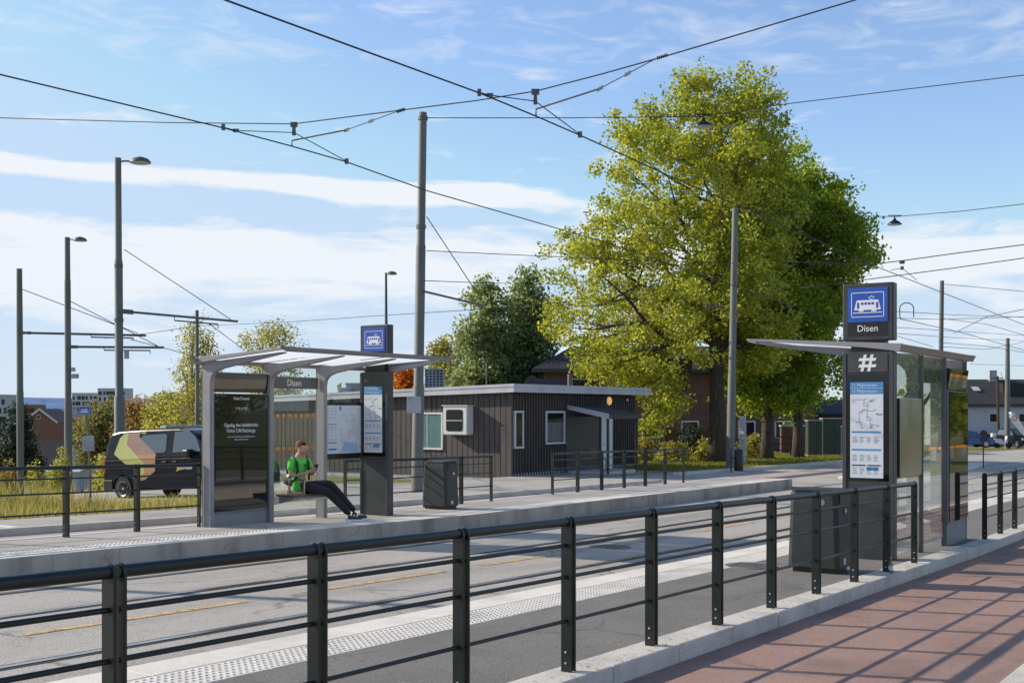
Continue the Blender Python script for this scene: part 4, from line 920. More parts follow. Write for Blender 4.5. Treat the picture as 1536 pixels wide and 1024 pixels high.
decal('lime_graphic', [(790, 455), (822, 350), (850, 322), (880, 322), (872, 395), (945, 465), (1000, 520), (1000, 590), (965, 612), (925, 550), (870, 522)], M['vangreen'], body)
decal('terracotta_graphic', [(880, 322), (962, 322), (955, 345), (1080, 465), (945, 465), (872, 395)], M['vanpink'], body)
decal('terracotta_graphic', [(945, 465), (1080, 465), (1075, 575), (940, 680), (922, 612), (965, 612), (1000, 590), (1000, 520)], M['vanorange'], body)
decal('lime_graphic', [(872, 322), (1010, 318), (990, 330), (962, 322)], M['vangreen'], body, .007)
vw = glassmat('van window', (.25, .3, .33)) if False else darkglass('van window', (.09, .125, .15), .06)
decal('side_window', [(985, 338), (1135, 336), (1145, 350), (1145, 445), (1135, 457), (1070, 457), (968, 360)], vw, body, .008)
fw = decal('front_window', [(1195, 325), (1290, 325), (1340, 372), (1372, 452), (1365, 458), (1190, 458)], vw, body, .008)
for s in (-1, 1):
    if s == 1: decal('side_window', [(985, 338), (1135, 336), (1145, 445), (985, 455)], vw, body, .008, 1)
mb = MB(); mb.add([(2.86, -.72, 1.80), (3.40, -.80, 1.35), (3.40, .80, 1.35), (2.86, .72, 1.80)], [(0, 1, 2, 3)]); 
for v in mb.v: v.x += .02; v.z += .02
mb.build('windscreen', vw, body)
mb = MB()
for x in (.75, 1.90): 
    mb.add(on_side([(x-.006, .50), (x+.006, .50), (x+.006, BELT), (x-.006, BELT)], .004), [(0, 1, 2, 3)]); mb.add(on_side([(x-.006, BELT), (x+.006, BELT), (x+.006, 1.85), (x-.006, 1.85)], .004), [(0, 1, 2, 3)])
mb.add(on_side([(-.3, 1.145), (1.9, 1.145), (1.9, 1.155), (-.3, 1.155)], .009), [(0, 1, 2, 3)])
mb.build('door_gaps', M['black'], body)
for x in (1.64, 2.04): mb = MB(); mb.box(x, x+.16, -.99, -.952, 1.03, 1.065); mb.build('handle', M['black'], body, bevel=.006)
mb = MB(); mb.box(2.62, 2.86, -1.18, -.93, 1.16, 1.38); mb.build('mirror', M['black'], van, bevel=.05)
mb = MB(); mb.box(-.80, -.75, -.93, .93, .34, .62); mb.box(-.79, -.43, -.965, -.945, .30, .58); mb.box(-.79, -.43, .945, .965, .30, .58); mb.build('rear_bumper', M['black'], van, bevel=.02)
mb = MB(); mb.box(-.785, -.70, -.957, -.86, .80, 1.14); mb.build('tail_light', M['tail'], van, bevel=.01)
mb = MB(); mb.box(-.785, -.70, .86, .957, .80, 1.14); mb.build('tail_light', M['tail'], van, bevel=.01)
mb = MB(); mb.box(3.92, 4.20, -.93, -.70, .72, .92); mb.build('headlight', M['headlamp'], van, bevel=.03)
mb = MB(); mb.box(-.4, 2.3, -.80, -.77, 1.955, 1.985); mb.build('roof_rail', M['black'], van)
mb = MB(); mb.box(1.35, 1.6, -.75, .75, 1.97, 2.06); mb.build('light_bar', M['plinth'], van, bevel=.02)
mb = MB(); mb.box(-.6, 3.9, -.5, .5, .28, .45); mb.build('underbody', M['black'], van)
for x in (0.0, 3.3):
    for s in (-1, 1):
        mb = MB(); mb.lathe([(.20, -.09), (.33, -.085), (.345, -.03), (.345, .06), (.33, .10), (.21, .10)], (x, s*.85, .335), 28, (0, s, 0)); wh = mb.build('wheel', M['tyre'], van, smooth=True)
        mb = MB(); mb.lathe([(.205, .04), (.21, .095), (.19, .085), (.18, .06), (.05, .075), (.04, .09), (.0, .09)], (x, s*.872, .335), 28, (0, s, 0)); rim = mb.build('rim', M['alloy'], wh, smooth=True)
        mb = MB()
        for k in range(7):
            t = 2*math.pi*k/7; c = W((x+.125*math.cos(t), s*.958, .335+.125*math.sin(t))); mb.obox(c, (math.cos(t), 0, math.sin(t)), (0, 1, 0), (-math.sin(t), 0, math.cos(t)), .045, .012, .018)
        mb.build('spoke_slots', M['black'], wh)
lg = decal('logo', [(1212, 548), (1228, 548), (1240, 562), (1228, 580), (1214, 578), (1226, 564)], M['vanamber'], body, .01)
text('sporveien', .13, (((1278/4.51-188.5)/37.6), -.962, (169.6-560/4.51)/52), (1, 0, 0), M['white'], body)
# ------------------------------------------------------------------ trees
def leaves(centres, sig, per, size, flat=.75, droop=0):
    n = len(centres)*per; c = np.repeat(np.asarray(centres), per, axis=0)
    sg = np.repeat(np.asarray(sig), per)[:, None] if np.ndim(sig) else sig
    d = RNG.normal(size=(n, 3)); d /= np.linalg.norm(d, axis=1)[:, None]
    d = d*(RNG.random((n, 1))**.45)*1.55*sg; d[:, 2] *= flat
    if droop: d[:, 2] -= np.abs(RNG.normal(size=n))*droop
    p = c+d; s = size*(.65+.7*RNG.random((n, 1)))
    a = RNG.normal(size=(n, 3)); a[:, 2] *= .8; a /= np.linalg.norm(a, axis=1)[:, None]
    b = np.cross(a, RNG.normal(size=(n, 3))); b /= np.linalg.norm(b, axis=1)[:, None]
    fold = np.cross(a, b)*s*.12
    q = np.stack([p-a*s*.5, p+b*s*.36+fold, p+a*s*.55, p-b*s*.36+fold], axis=1)
    return q.reshape(-1, 3)
def tree(name, label, cat, base, prof, clumps, per, size, mleaf, trunk_r, sig=.55, mbark='bark', limbs=14, group=None, noise=.25, droop=0, trunk_top=.93, twigs=160, shell=.55, rej=None, lobes=None, lean=0, fork=.3, flat=.8, seed=1):
    """prof: rows (height above base, reach to camera left, reach to camera right)"""
    global RNG; RNG = np.random.default_rng(seed); rs = random.Random(seed)
    root = thing(name, label, cat, base, group=group); base = Vector(base); H = prof[-1][0]
    hs = [p[0] for p in prof]; wl = [p[1] for p in prof]; wr = [p[2] for p in prof]
    ph = [rs.uniform(0, 6.28) for _ in range(8)]
    def reach(h, a):                              # a: angle, 0 = camera right, pi/2 = away
        l = np.interp(h, hs, wl); r = np.interp(h, hs, wr); m_ = max((l+r)/2, .2); c = math.cos(a)
        side = (r if c > 0 else l); v = m_*(1-abs(c))+side*abs(c) if side > -0.5 else side
        return v*(1+noise*(math.sin(3*a+ph[0]+h*.9)*.5+math.sin(5*a+ph[1]-h*1.7)*.35+math.sin(2*h+ph[2])*.3))
    ncl = clumps
    if lobes: clumps = lobes[0]
    area = [(np.interp(h, hs, wl)+np.interp(h, hs, wr)) for h in np.linspace(hs[0], H, 60)]; area = np.array([max(a, .05)**1.35 for a in area]); cdf = np.cumsum(area)/area.sum()
    cs = []
    while len(cs) < clumps:
        h = float(np.interp(rs.random(), np.concatenate([[0], cdf]), np.concatenate([[hs[0]], np.linspace(hs[0], H, 60)]))); a = rs.uniform(0, 2*math.pi)
        rr = rs.random()**shell; q = reach(h, a)
        if q < .15: q = .15
        p = base+CX*(q*rr*math.cos(a))+CZ*(q*rr*math.sin(a))+W((0, 0, h+rs.uniform(-.2, .2)))
        if rej and rej(h, q*rr*math.cos(a)): continue
        cs.append(p)
    if lobes:
        lc = cs; cs = []; k_ = lobes[1]
        while len(cs) < ncl:
            c0 = rs.choice(lc); rl = k_*(.6+.7*((hash((round(c0.x, 2), round(c0.y, 2))) % 100)/100)); d_ = W((rs.gauss(0, 1), rs.gauss(0, 1), rs.gauss(.45, .8))).normalized(); q_ = c0+W((d_.x*rl, d_.y*rl, d_.z*rl*.72))*rs.uniform(.55, 1)
            if rej and rej(q_.z-base.z, (q_-base).dot(CX)): continue
            cs.append(q_)
    sg = np.array([sig*rs.uniform(.6, 1.25) for _ in cs])
    co = leaves(np.array([list(c) for c in cs]), sg, per, size, droop=droop, flat=flat)
    rawmesh('crown', co, None, mleaf if not isinstance(mleaf, str) else M[mleaf], root, off=base)
    # trunk and limbs
    mb = MB(); tp = []; tr = []; top = H*trunk_top
    for i in range(12):
        f = i/11; tp.append(base+W((0, 0, -.25+f*(top+.25)))+CX*(math.sin(f*5+ph[3])*.014*H*f+lean*f*f)+CZ*(math.cos(f*4+ph[4])*.012*H*f)); tr.append(trunk_r*(1.35 if i == 0 else 1)*(1-f*.93)+.012)
    mb.tube(tp, tr, 12)
    nodes = []
    for i in range(limbs):
        f = fork+(.92-fork)*(i/limbs)**.9; k = f*11; j = int(k); s = tp[j].lerp(tp[min(j+1, 11)], k-j); a = i*2.4+ph[5]; h0 = s.z-base.z
        h1 = min(H*.97, h0+(H-h0)*rs.uniform(.25, .6)); q = max(.3, reach(h1, a))*.82
        e = base+CX*(q*math.cos(a))+CZ*(q*math.sin(a))+W((0, 0, h1)); r0 = trunk_r*(1-f)*.55+.03
        pts = [s.lerp(e, t)+W((rs.uniform(-1, 1), rs.uniform(-1, 1), 0))*.03*H*t*(1-t)*2+W((0, 0, -(e.z-s.z)*.35*math.sin(math.pi*t)*(1-t)*.6)) for t in (0, .2, .4, .6, .8, 1)]
        mb.tube(pts, [r0*(1-t*.85) for t in (0, .2, .4, .6, .8, 1)], 7); nodes += [(p, r0*(1-t*.85)) for p, t in zip(pts[1:], (.2, .4, .6, .8, 1))]
    nodes += [(p, r*.7) for p, r in zip(tp[5:], tr[5:])]
    for c in rs.sample(cs, min(twigs, len(cs))):
        p, r = min(nodes, key=lambda q: (q[0]-c).length+max(0, q[0].z-c.z)*1.2); m_ = p.lerp(c, .5)+W((0, 0, -.05*(c-p).length)); r = min(r*.6, .012+.012*(c-p).length)
        mb.tube([p, m_, c], [r, r*.6, .006], 5, caps=False)
    mb.build('trunk', M[mbark], root, smooth='all'); return root
def prof_px(Z, axis, basey, rows):
    k = Z/F; return [((basey-y)*k, (axis-l)*k, (r-axis)*k) for y, l, r in rows]
bt = PZ(1076, 696, 56); bt.z = .14+g(bt.x)-.02
def pf(Z, base, axis, rows):
    k = Z/F; return sorted([(EYE-base.z+(HZ-y)*k, (axis-l)*k, (r-axis)*k) for y, l, r in rows])
tree('lime_tree', 'largest yellow green lime tree, tallest crown behind the brown building', 'tree', bt, pf(56, bt, 1085, [(125, 1055, 1135), (145, 1005, 1158), (175, 955, 1172), (210, 918, 1178), (270, 908, 1185), (330, 906, 1188), (365, 885, 1188), (392, 840, 1182), (430, 828, 1180), (500, 828, 1178), (540, 865, 1170), (575, 895, 1165), (605, 930, 1120), (640, 965, 1075)]),
     2050, 56, .155, 'leaf_lime', .41, sig=.40, limbs=26, twigs=520, shell=.5, noise=.08, lobes=(420, 1.02), fork=.28, seed=11, rej=lambda h, x: (h < 4.3 and x > -1.7) or (h < 6 and abs(x) < .9))
b_ = PZ(1150, 693, 61); b_.z = g(b_.x)+.12
tree('linden_tree', 'middle dark green linden of the three, trunk between pole and cabinets', 'tree', b_, pf(61, b_, 1165, [(245, 1180, 1215), (275, 1130, 1230), (330, 1110, 1245), (420, 1095, 1270), (500, 1095, 1262), (570, 1100, 1250), (612, 1115, 1230)]), 700, 62, .19, 'leaf_green', .30, sig=.45, limbs=16, twigs=250, noise=.08, lobes=(85, 1.1), seed=12)
b_ = PZ(1197, 691, 64); b_.z = g(b_.x)+.12
tree('linden_tree', 'right hand dark green linden of the three, above the green cabinets', 'tree', b_, pf(64, b_, 1210, [(230, 1195, 1222), (255, 1170, 1240), (290, 1145, 1284), (330, 1135, 1304), (375, 1130, 1310), (410, 1130, 1310), (470, 1135, 1302), (520, 1140, 1282), (570, 1150, 1272), (600, 1160, 1255)]), 1150, 62, .19, 'leaf_green', .28, sig=.45, limbs=18, twigs=350, noise=.08, lobes=(160, 1.15), seed=13)
b_ = PZ(728, 700, 86); b_.z = terr(b_.x, b_.y)
tree('poplar_tree', 'left dark poplar of the pair behind the brown building', 'tree', b_, pf(86, b_, 728, [(420, 722, 738), (445, 705, 755), (490, 690, 768), (540, 680, 775), (590, 665, 780), (640, 665, 780)]), 290, 75, .26, 'leaf_dark', .28, sig=.68, limbs=10, twigs=80, noise=.12, seed=14, group='pair of dark poplars')
b_ = PZ(790, 700, 88); b_.z = terr(b_.x, b_.y)
tree('poplar_tree', 'right taller dark poplar of the pair beside the lime tree', 'tree', b_, pf(88, b_, 790, [(402, 784, 797), (430, 768, 810), (480, 755, 825), (540, 750, 835), (590, 750, 845), (640, 755, 850)]), 310, 75, .26, 'leaf_dark', .3, sig=.68, limbs=10, twigs=80, noise=.12, seed=15, group='pair of dark poplars')
b_ = PZ(665, 700, 92); b_.z = terr(b_.x, b_.y)
tree('young_birch', 'low pale green tree left of the dark poplars', 'tree', b_, pf(92, b_, 668, [(503, 660, 672), (530, 648, 690), (570, 644, 700), (620, 640, 705)]), 130, 60, .22, 'leaf_birch', .15, sig=.65, limbs=7, twigs=40, mbark='birchbark', seed=16)
b_ = PZ(290, 690, 82); b_.z = terr(b_.x, b_.y)-.5
tree('birch_tree', 'weeping birch behind the slim pole left of the far shelter', 'tree', b_, pf(82, b_, 290, [(465, 286, 298), (490, 275, 312), (530, 266, 328), (570, 255, 328), (600, 232, 325), (640, 225, 330), (680, 225, 330)]), 230, 60, .16, 'leaf_birch', .2, sig=.5, limbs=12, twigs=100, mbark='birchbark', droop=.55, noise=.25, seed=17, group='weeping birches')
b_ = PZ(410, 690, 88); b_.z = terr(b_.x, b_.y)-.5
tree('birch_tree', 'weeping birch showing above the far shelter roof', 'tree', b_, pf(88, b_, 412, [(474, 400, 422), (486, 375, 447), (515, 368, 457), (550, 375, 455), (590, 380, 450), (640, 390, 440)]), 170, 50, .16, 'leaf_birch', .18, sig=.5, limbs=12, twigs=90, mbark='birchbark', droop=.6, noise=.25, seed=18, group='weeping birches')
b_ = PZ(602, 690, 95); b_.z = terr(b_.x, b_.y)
tree('maple_tree', 'bright orange maple behind the building next to the far pillar', 'tree', b_, pf(95, b_, 602, [(546, 590, 612), (560, 583, 622), (590, 580, 625), (630, 580, 625)]), 90, 60, .24, 'leaf_orange', .15, sig=.6, limbs=6, twigs=30, seed=19)
b_ = PZ(28, 770, 62); b_.z = terr(b_.x, b_.y)-1
tree('spruce_tree', 'dark spruce by the leftmost pole at the picture edge', 'tree', b_, pf(62, b_, 18, [(590, 12, 17), (615, 4, 24), (645, -12, 34), (680, -20, 44), (720, -26, 52)]), 170, 60, .16, 'leaf_conifer', .16, sig=.32, limbs=10, twigs=60, shell=.8, seed=20)
b_ = PZ(155, 720, 105); b_.z = terr(b_.x, b_.y)
tree('maple_tree', 'yellow green bushy tree between the tram stop sign and the van', 'tree', b_, pf(105, b_, 152, [(603, 140, 165), (618, 125, 185), (640, 115, 192), (665, 112, 195), (690, 115, 195)]), 200, 60, .25, 'leaf_far', .2, sig=.7, limbs=8, twigs=40, seed=21)
b_ = PZ(210, 700, 92); b_.z = terr(b_.x, b_.y)
tree('shrub', 'russet and orange tall shrub above the van roof', 'shrub', b_, pf(92, b_, 212, [(600, 200, 222), (612, 190, 240), (635, 185, 250), (670, 180, 260)]), 130, 60, .2, 'leaf_russet', .12, sig=.55, limbs=7, twigs=40, fork=.1, seed=22)
b_ = PZ(252, 700, 86); b_.z = terr(b_.x, b_.y)
tree('shrub', 'green and amber tall shrub at the foot of the left birch', 'shrub', b_, pf(86, b_, 255, [(590, 240, 262), (610, 228, 290), (640, 222, 310), (675, 220, 320)]), 150, 60, .19, 'leaf_birch', .12, sig=.5, limbs=7, twigs=40, fork=.1, seed=23)
# yellow sapling row behind the railing
for i, (px, ty, Z, w) in enumerate(((56, 702, 45, 15), (84, 694, 46, 17), (152, 692, 44, 11), (92, 680, 47, 7), (8, 700, 40, 18), (160, 684, 43, 7))):
    q = PZ(px, 730, Z); q.z = terr(q.x, q.y); k = Z/F
    tree('shrub', ['leafy yellow shrub between the two leftmost poles', 'leafy yellow shrub left of the lamp pole with cameras', 'leafy yellow shrub under the white notice board', 'tall thin yellow sapling rising beside the lamp pole', 'rust tinted shrub at the left picture edge', 'small bright yellow sapling at the van tail'][i], 'shrub', q,
         pf(Z, q, px, [(ty, px-3, px+3), (ty+10, px-w*.6, px+w*.6), (ty+25, px-w, px+w), (ty+45, px-w*.8, px+w*.8)]), 44, 26, .09, 'leaf_yellow' if i != 4 else 'leaf_russet', .04, sig=.17, limbs=7, twigs=40, fork=.05, seed=30+i, group='yellow shrubs on the bank')
# shrubs around the trees on the lawn
for i, (px, py, Z, w, h, mm, lab) in enumerate(((1037, 662, 66, 20, 22, 'leaf_conifer', 'dark green clipped bush behind the big trunk'), (1130, 672, 62, 18, 16, 'leaf_birch', 'pale leafy bush right of the small post bin'), (1010, 678, 58, 22, 12, 'leaf_yellow', 'low yellow green bush left of the big trunk'), (1062, 676, 58.5, 14, 14, 'leaf_yellow', 'small yellow bush hugging the big trunk'), (962, 672, 56, 16, 20, 'leaf_birch', 'thin weedy bush at the building corner'))):
    q = PZ(px, 690, Z); q.z = g(q.x)+.1
    tree('bush', lab, 'bush', q, pf(Z, q, px, [(py-h*.8, px-w*.4, px+w*.4), (py, px-w, px+w), (py+h*.9, px-w*.9, px+w*.9)]), 46, 40, .12, mm, .04, sig=.3, limbs=5, twigs=20, fork=.05, seed=50+i)
# ------------------------------------------------------------------ grass (stuff)
def blades(name, label, n, fxy, hfun, m, w=.012):
    P_ = []; H_ = []
    while len(P_) < n:
        x, y = fxy(); z = terr(x, y) if name != 'lawn_grass' else g(x)+.14
        P_.append((x, y, z)); H_.append(hfun(x, y))
    p = np.array(P_); h = np.array(H_)[:, None]; a = RNG.random((n, 1))*6.28; d = np.hstack([np.cos(a), np.sin(a), 0*a]); ln = RNG.normal(size=(n, 3))*[.22, .22, 0]
    ww = w*(.6+.9*RNG.random((n, 1))); t = p+ln*h+np.hstack([0*h, 0*h, h])
    co = np.stack([p-d*ww, p+d*ww, t], axis=1).reshape(-1, 3)
    o = rawmesh(name, co, None, m, tri=True); tag(o, label, 'grass', kind='stuff'); return o
rg = random.Random(5)
def bank():
    while True:
        x = rg.uniform(2, 21.3); y = rg.uniform(18.55, 40)
        if y > 22.8 and x > 16.4: continue
        if x > 21.2: continue
        if math.sin(x*1.3)+math.sin(y*1.1+x*.4)+rg.uniform(-2.2, 1.6) > 1.2: continue
        return x, y
def bankh(x, y):
    tall = smooth(0, 1, ((17.6-x)/3.5+.15*math.sin(y*2+x))) * smooth(18.8, 20.2, y)
    return rg.uniform(.08, .30)*(.5+rg.random())+tall*rg.uniform(.1, .8)*(.6+.4*math.sin(x*1.7+y))
blades('wild_grass', 'tall dry mixed grass and weeds on the bank behind the left railing', 90000, bank, bankh, M['drygrass'], .014)
blades('lawn_grass', 'short yellow green grass under the big trees', 26000, lambda: (rg.uniform(43.2, 73), rg.uniform(19.4, 29.5)), lambda x, y: rg.uniform(.04, .13), M['lawnblade'], .03)
# fallen leaves
def litter(n, fn, label, name='fallen_leaves'):
    vs = []; r_ = random.Random(3)
    for _ in range(n):
        x, y, z = fn(r_); s = r_.uniform(.006, .018); a = r_.uniform(0, 6.28); ca, sa = math.cos(a)*s, math.sin(a)*s
        vs += [(x-ca, y-sa, z), (x+sa*.6, y-ca*.6, z+s*.3), (x+ca, y+sa, z+.002), (x-sa*.6, y+ca*.6, z+s*.25)]
    tag(rawmesh(name, np.array(vs), None, M['leaf_russet']), label, 'leaves', kind='stuff')
def nearl(r_):
    x = r_.uniform(3, 22); k = r_.random()
    if k < .35: y = 3.82+abs(r_.gauss(0, .1)); z = g(x)+.266
    elif k < .65: y = 3.80-abs(r_.gauss(0, .22)); z = g(x)+.134
    elif k < .8: y = r_.uniform(1.8, 3.8); z = g(x)+.134
    else: y = r_.uniform(4.1, 5.5); z = g(x)+.259
    return x, min(y, 5.5), z
litter(650, nearl, 'small dry leaves scattered along the near kerb and cycle path')
litter(900, lambda r_: ((lambda x: (x, r_.uniform(16.95, 22.5), g(x)+.065))(r_.uniform(24.5, 45.8))), 'small dry leaves scattered on the forecourt')
litter(1500, lambda r_: ((lambda x: (x, r_.uniform(19.3, 24), g(x)+.16))(r_.uniform(43, 66))), 'brown leaves lying on the lawn under the trees')
# ------------------------------------------------------------------ person
def skin(name, nodes, edges, m, parent, root_n=0, sub=2):
    keys = list(nodes); ix = {k: i for i, k in enumerate(keys)}; off = OFF.get(parent.name, Vector()) if parent else Vector()
    me = bpy.data.meshes.new(name); me.from_pydata([Vector(nodes[k][0])-off for k in keys], [(ix[a], ix[b]) for a, b in edges], []); me.update()
    o = bpy.data.objects.new(name, me); C.objects.link(o); sm = o.modifiers.new('s', 'SKIN'); sm.use_smooth_shade = True; sm.branch_smoothing = .4
    if not me.skin_vertices: 
        bpy.context.view_layer.objects.active = o; bpy.ops.mesh.customdata_skin_add()
    for k in keys:
        r = nodes[k][1]; sv = me.skin_vertices[0].data[ix[k]]; sv.radius = r if isinstance(r, tuple) else (r, r); sv.use_root = (ix[k] == root_n)
    ss = o.modifiers.new('u', 'SUBSURF'); ss.levels = sub; ss.render_levels = sub
    dg = bpy.context.evaluated_depsgraph_get(); dg.update(); me2 = bpy.data.meshes.new_from_object(o.evaluated_get(dg)); bpy.data.objects.remove(o)
    me2.name = name; me2.materials.clear(); me2.materials.append(m); me2.polygons.foreach_set('use_smooth', [True]*len(me2.polygons))
    o = bpy.data.objects.new(name, me2); C.objects.link(o); o.parent = parent; OFF[o.name] = off; return o
pz = g(15.1)+.262
ORG = W((14.90, 14.05, pz)); FWD = W((.66, -.75, 0)).normalized(); LFT = W((.75, .66, 0)).normalized()
def B(f, l, z): return ORG+FWD*f+LFT*l+W((0, 0, z))
FU = (CZ*-.72+CX*.69).normalized(); LU = W((-FU.y, FU.x, 0))
def U(f, l, z): return ORG+FU*f+LU*l-CX*.06+W((0, 0, z))
person = thing('person', 'seated man in a bright green shirt and black trousers looking at a phone', 'person', B(0, 0, 0))
hip = .575
j = {'pelvis': B(0, 0, hip), 'waist': U(.0, 0, .74), 'chest': U(.01, 0, .92), 'neck0': U(.02, 0, 1.075), 'neck': U(.05, 0, 1.13),
     'ls': U(.03, .155, 1.025), 'rs': U(.02, -.155, 1.025), 'le': U(.11, .19, .78), 're': U(.06, -.20, .77), 'lw': U(.20, .17, .83), 'rw': U(.22, .02, .81),
     'lh': B(.06, .10, .56), 'rh': B(.06, -.10, .56), 'lk': B(.46, .13, .62), 'rk': B(.42, -.10, .50), 'la': B(.88, .13, .14), 'ra': B(.80, -.05, .10)}
phone_c = U(.30, .14, .90)
hd = U(.085, .01, 1.23)
nod = {'pelvis': (j['pelvis'], .11), 'waist': (j['waist'], (.12, .10)), 'chest': (j['chest'], (.135, .11)), 'neck0': (j['neck0'], (.08, .07)), 'neck': (j['neck'], .060), 'jaw': (U(.10, .01, 1.17), (.070, .072)), 'head': (hd, (.100, .092)), 'crown': (U(.065, .01, 1.29), (.086, .080)),
       'ls': (j['ls'], .055), 'le': (j['le'], .040), 'lw': (j['lw'], .026), 'rs': (j['rs'], .055), 're': (j['re'], .040), 'rw': (j['rw'], .026),
       'lh': (j['lh'], .09), 'lk': (j['lk'], .058), 'la': (j['la'], .038), 'rh': (j['rh'], .09), 'rk': (j['rk'], .058), 'ra': (j['ra'], .038)}
ed = [('pelvis', 'waist'), ('waist', 'chest'), ('chest', 'neck0'), ('neck0', 'neck'), ('neck', 'jaw'), ('jaw', 'head'), ('head', 'crown'), ('neck0', 'ls'), ('ls', 'le'), ('le', 'lw'), ('neck0', 'rs'), ('rs', 're'), ('re', 'rw'),
      ('pelvis', 'lh'), ('lh', 'lk'), ('lk', 'la'), ('pelvis', 'rh'), ('rh', 'rk'), ('rk', 'ra')]
HF = (FU*.55+CX*.75).normalized(); HL = W((-HF.y, HF.x, 0))
for s, wr in ((1, 'lw'), (-1, 'rw')):
    wv = nod[wr][0]; palm = wv+(phone_c-wv).normalized()*.055; nod[wr+'p'] = (palm, (.030, .018)); ed.append((wr, wr+'p'))
    for k in range(4):
        a = palm+FU*.02+(phone_c-palm)*.35+W((0, 0, -.028+k*.019)); b2 = a+FU*.022-LU*s*.022+W((0, 0, .012)); c2 = b2-FU*.005-LU*s*.02+W((0, 0, .004))
        nod[f'{wr}f{k}a'] = (a, .009); nod[f'{wr}f{k}b'] = (b2, .0085); nod[f'{wr}f{k}c'] = (c2, .0075); ed += [(wr+'p', f'{wr}f{k}a'), (f'{wr}f{k}a', f'{wr}f{k}b'), (f'{wr}f{k}b', f'{wr}f{k}c')]
    a = palm+W((0, 0, .03)); b2 = a+FU*.022-LU*s*.02+W((0, 0, .014)); nod[wr+'ta'] = (a, .010); nod[wr+'tb'] = (b2, .009); ed += [(wr+'p', wr+'ta'), (wr+'ta', wr+'tb')]
# face: nose, chin, ears
FD = (HF*.93+W((0, 0, -.36))).normalized()
nod['nose'] = (hd+FD*.100+W((0, 0, -.012)), .012); ed.append(('head', 'nose'))
for s in (-1, 1): nod[f'ear{s}'] = (hd+HL*s*.083-HF*.005, (.018, .010)); ed.append(('head', f'ear{s}'))
body = skin('body', nod, ed, M['skin'], person)
for s in (-1, 1):
    mb = MB(); mb.lathe([(.008, 0), (.008, .003)], hd+FD*.083+HL*s*.03+W((0, 0, .015)), 8, FD); mb.build('eye', M['black'], body)
mb = MB(); mb.obox(hd+FD*.080+W((0, 0, -.052)), HL, FD, (0, 0, 1), .02, .003, .003); mb.build('mouth', M['redink'], body)
# hair cap
HU = (W((0, 0, 1))*.9+HF*.25).normalized()
mb = MB(); q = HU.to_track_quat('Z', 'Y'); vs = []; fs = []; nr, nc = 7, 16; hc = hd+W((0, 0, .035))-HF*.016; rr_ = random.Random(2)
for i in range(nr):
    t = i/(nr-1)*1.62
    for k in range(nc):
        a = 2*math.pi*k/nc; r = .100*math.sin(t)+.001; zz_ = .104*math.cos(t); dirv = HL*math.cos(a)+(-HF)*math.sin(a); fr = dirv.dot(HF)
        low_ = (1 if fr < .3 else .45)
        if t > .95 and fr > .45: r = .090*math.sin(.95); zz_ = .104*math.cos(.95)-.002*(i)
        vs.append(hc+dirv*r*(1+rr_.uniform(-.05, .07))+W((0, 0, zz_*1.0 if t < 1.57 else zz_)))
for i in range(nr-1):
    for k in range(nc): fs.append((i*nc+k, i*nc+(k+1) % nc, (i+1)*nc+(k+1) % nc, (i+1)*nc+k))
mb.add(vs, fs); ho = fixn(mb.build('hair', M['hair'], person, smooth='all'))
# shirt
sn = {'low': (B(.0, 0, .47), (.17, .15)), 'hem': (U(.0, 0, .57).lerp(B(0, 0, .57), .5), (.18, .15)), 'waist': (U(-.01, 0, .74), (.170, .135)), 'chest': (U(.0, 0, .92), (.180, .14)), 'top': (U(.02, 0, 1.05), (.125, .10)), 'col': (U(.035, 0, 1.095), .074),
      'ls': (j['ls']+W((0, 0, -.005)), .072), 'lm': (j['ls'].lerp(j['le'], .72), .068), 'rs': (j['rs']+W((0, 0, -.005)), .072), 'rm': (j['rs'].lerp(j['re'], .72), .068), 'belly': (B(.08, 0, .60), (.12, .13))}
skin('shirt', sn, [('low', 'hem'), ('hem', 'waist'), ('waist', 'chest'), ('chest', 'top'), ('top', 'col'), ('top', 'ls'), ('ls', 'lm'), ('top', 'rs'), ('rs', 'rm'), ('hem', 'belly')], M['shirt'], person)
tn = {'p': (B(.0, 0, .58), (.17, .17)), 'pb': (B(-.07, 0, .56), (.15, .15)), 'lh': (B(.08, .10, .57), .105), 'lk': (j['lk'], .078), 'lc': (j['lk'].lerp(j['la'], .4), .068), 'la': (j['la'], .050), 'rh': (B(.08, -.10, .565), .105), 'rk': (j['rk'], .080), 'rc': (j['rk'].lerp(j['ra'], .4), .068), 'ra': (j['ra'], .050)}
skin('trousers', tn, [('p', 'pb'), ('p', 'lh'), ('lh', 'lk'), ('lk', 'lc'), ('lc', 'la'), ('p', 'rh'), ('rh', 'rk'), ('rk', 'rc'), ('rc', 'ra')], M['trouser'], person)
